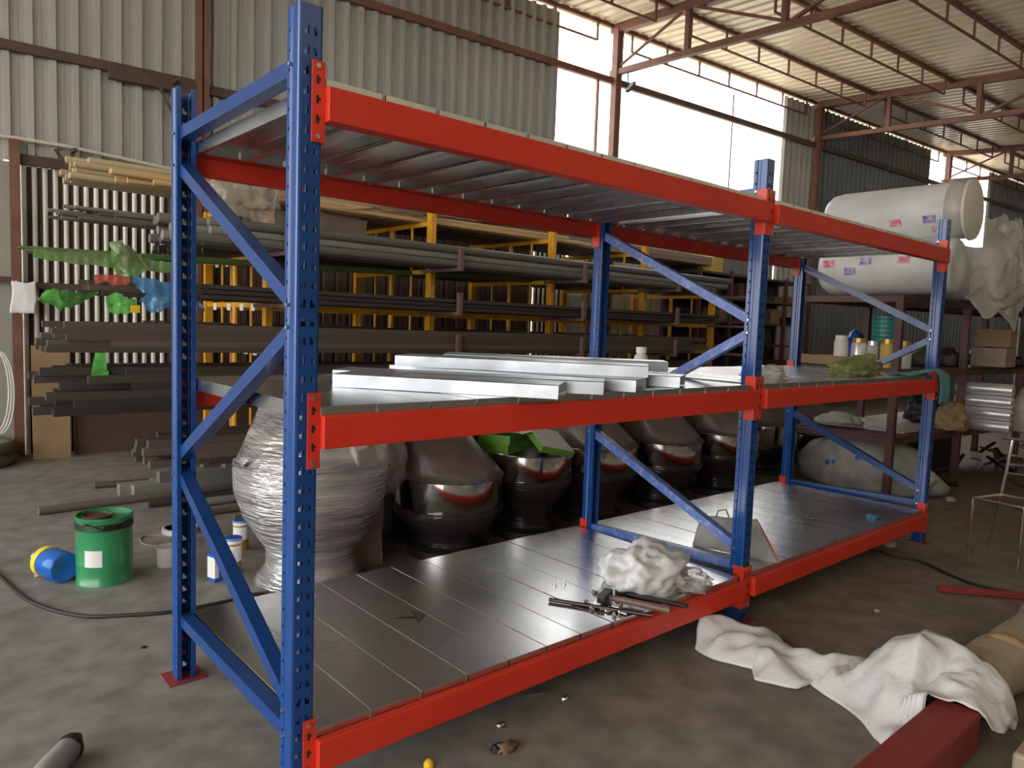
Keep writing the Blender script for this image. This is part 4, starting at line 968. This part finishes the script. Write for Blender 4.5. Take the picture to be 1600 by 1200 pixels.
for j in range(4):
    t = thing('foil_roll', ('top', 'second', 'third', 'bottom')[3-j] + ' silver roll of the stack on the maroon shelving', 'roll', (7.08, .18, .61+j*.115), 0, 'stack of silver rolls')
    lath('roll_body', [(0, 0), (.055, 0), (.057, .01), (.057, .46), (.055, .47), (0, .47)], M_['silver'], t, 20, axis='y')
    lath('core', [(.0, -.004), (.018, -.004), (.018, .002), (0, .002)], M_['card'], t, 12, axis='y')
tag(blob('clear_bag', M_['filmc'], (7.25, .10, .57), (.10, .14, .26), .3, 2, 3), 'clear film bag right of the silver rolls', 'bag')
tag(blob('brown_lump', M_['card'], (6.72, .45+.12, .572), (.15, .13, .16), .4, 2, 13), 'brown cloth heap on the lower maroon shelf', 'cloth')
tag(blob('dark_lump', M_['dark'], (7.15, .95, .575), (.16, .16, .16), .4, 2, 17), 'small dark machine right of the pale shelf board', 'machine')
# sacks
sk = thing('sack', 'white printed sack on the floor beneath the maroon shelving', 'sack', (6.20, 1.08, 0))
sb_ = blob('body', M_['sackb'], (0, 0, 0), (.34, .62, .32), .22, 1.4, 4, sk, 4)
for (x, y, z, r_) in ((-.33, .22, .20, .025), (-.33, .16, .20, .025), (-.30, -.15, .27, .03), (-.32, -.05, .27, .025)):
    blob('print_mark', M_['blued'], (x, y, z), (.01, r_, r_), .1, 2, 3, sk, 2, flat=False)
tag(blob('sack', M_['sackb'], (5.98, 1.28, .57), (.14, .20, .08), .3, 1.5, 14), 'pale sack on the lower shelf left of the maroon post', 'sack')
tag(MB().box(0, 0, 0, .95, .4, .45).build('machine_block', M_['dark'], loc=(7.15, .9, 0)), 'dark block under the maroon shelving', 'machine')
# scrap pile right
for k in range(26):
    x = 7.0+random.random()*2.2; y = .35+random.random()*.5-.1*(x-7)
    tag(MB().bar((x, y, .03+random.random()*.22), (x+random.uniform(-.5, .5), y+random.uniform(-.3, .3), .03+random.random()*.3), .03, .02).build('scrap_bar', M_[random.choice(['tool', 'prof', 'rustd', 'piped'])]), 'offcut in the scrap heap under the maroon shelving', 'offcut', 'offcuts in the scrap heap')
tag(MB().box(0, 0, 0, 6.0, 1.2, 2.2).build('steel_cabinet', M_['dark'], bevel=.01, loc=(9.8, -.6, 0)), 'dark cabinet mass at the far right', 'cabinet')
tag(MB().box(0, 0, 0, .7, .3, .10).build('storage_box', M_['conduit'], loc=(9.82, -.3, 2.201)), 'pale board on top of the dark cabinet', 'board')
tag(MB().box(0, 0, 0, .5, .3, .16).build('storage_box', M_['blued'], loc=(10.8, .25, 2.201)), 'blue crate on top of the dark cabinet', 'crate')
for z, lab in ((1.48, 'upper'), (1.10, 'lower')):
    tag(MB().bar((8.2, .62, z), (9.7, .35, z), .08, .03).build('steel_strip', M_['silver']), lab + ' pale strip light-catching shelf edge at the right', 'strip')
# chrome chair frame
t = thing('chair_frame', 'chrome chair frame without a seat, at the right edge', 'chair', (4.62, -.45, 0))
o_ = Vector((4.62, -.45, 0))
def lg(p, q, nm, r=.010): return MB().tube([Vector(p)-o_, Vector(q)-o_], r, 10).build(nm, M_['chrome'], t, smooth=True)
F1, F2, B1, B2 = (4.46, -.317), (4.43, -.60), (4.80, -.33), (4.80, -.62)
z0 = .39
lg((*F1, 0), (F1[0]+.01, F1[1], z0), 'leg'); lg((*F2, 0), (F2[0]+.01, F2[1], z0), 'leg')
lg((*B1, 0), (B1[0]-.03, B1[1]-.06, z0), 'leg'); lg((*B2, 0), (B2[0]-.03, B2[1], z0), 'leg')
lg((F1[0]+.01, F1[1], z0), (F2[0]+.01, F2[1], z0), 'seat_rail'); lg((F1[0]+.01, F1[1], z0), (4.77, -.39, z0), 'seat_rail'); lg((F2[0]+.01, F2[1], z0), (4.77, -.62, z0), 'seat_rail'); lg((4.77, -.39, z0), (4.77, -.62, z0), 'seat_rail')
lg((4.77, -.39, z0), (4.80, -.42, .76), 'back_post', .011); lg((4.77, -.62, z0), (4.80, -.68, .76), 'back_post', .011)
lg((4.80, -.36, .765), (4.80, -.74, .765), 'top_rail', .012)
for z in (.66, .60, .54): lg((4.79, -.41, z), (4.79, -.67, z), 'slat', .006)
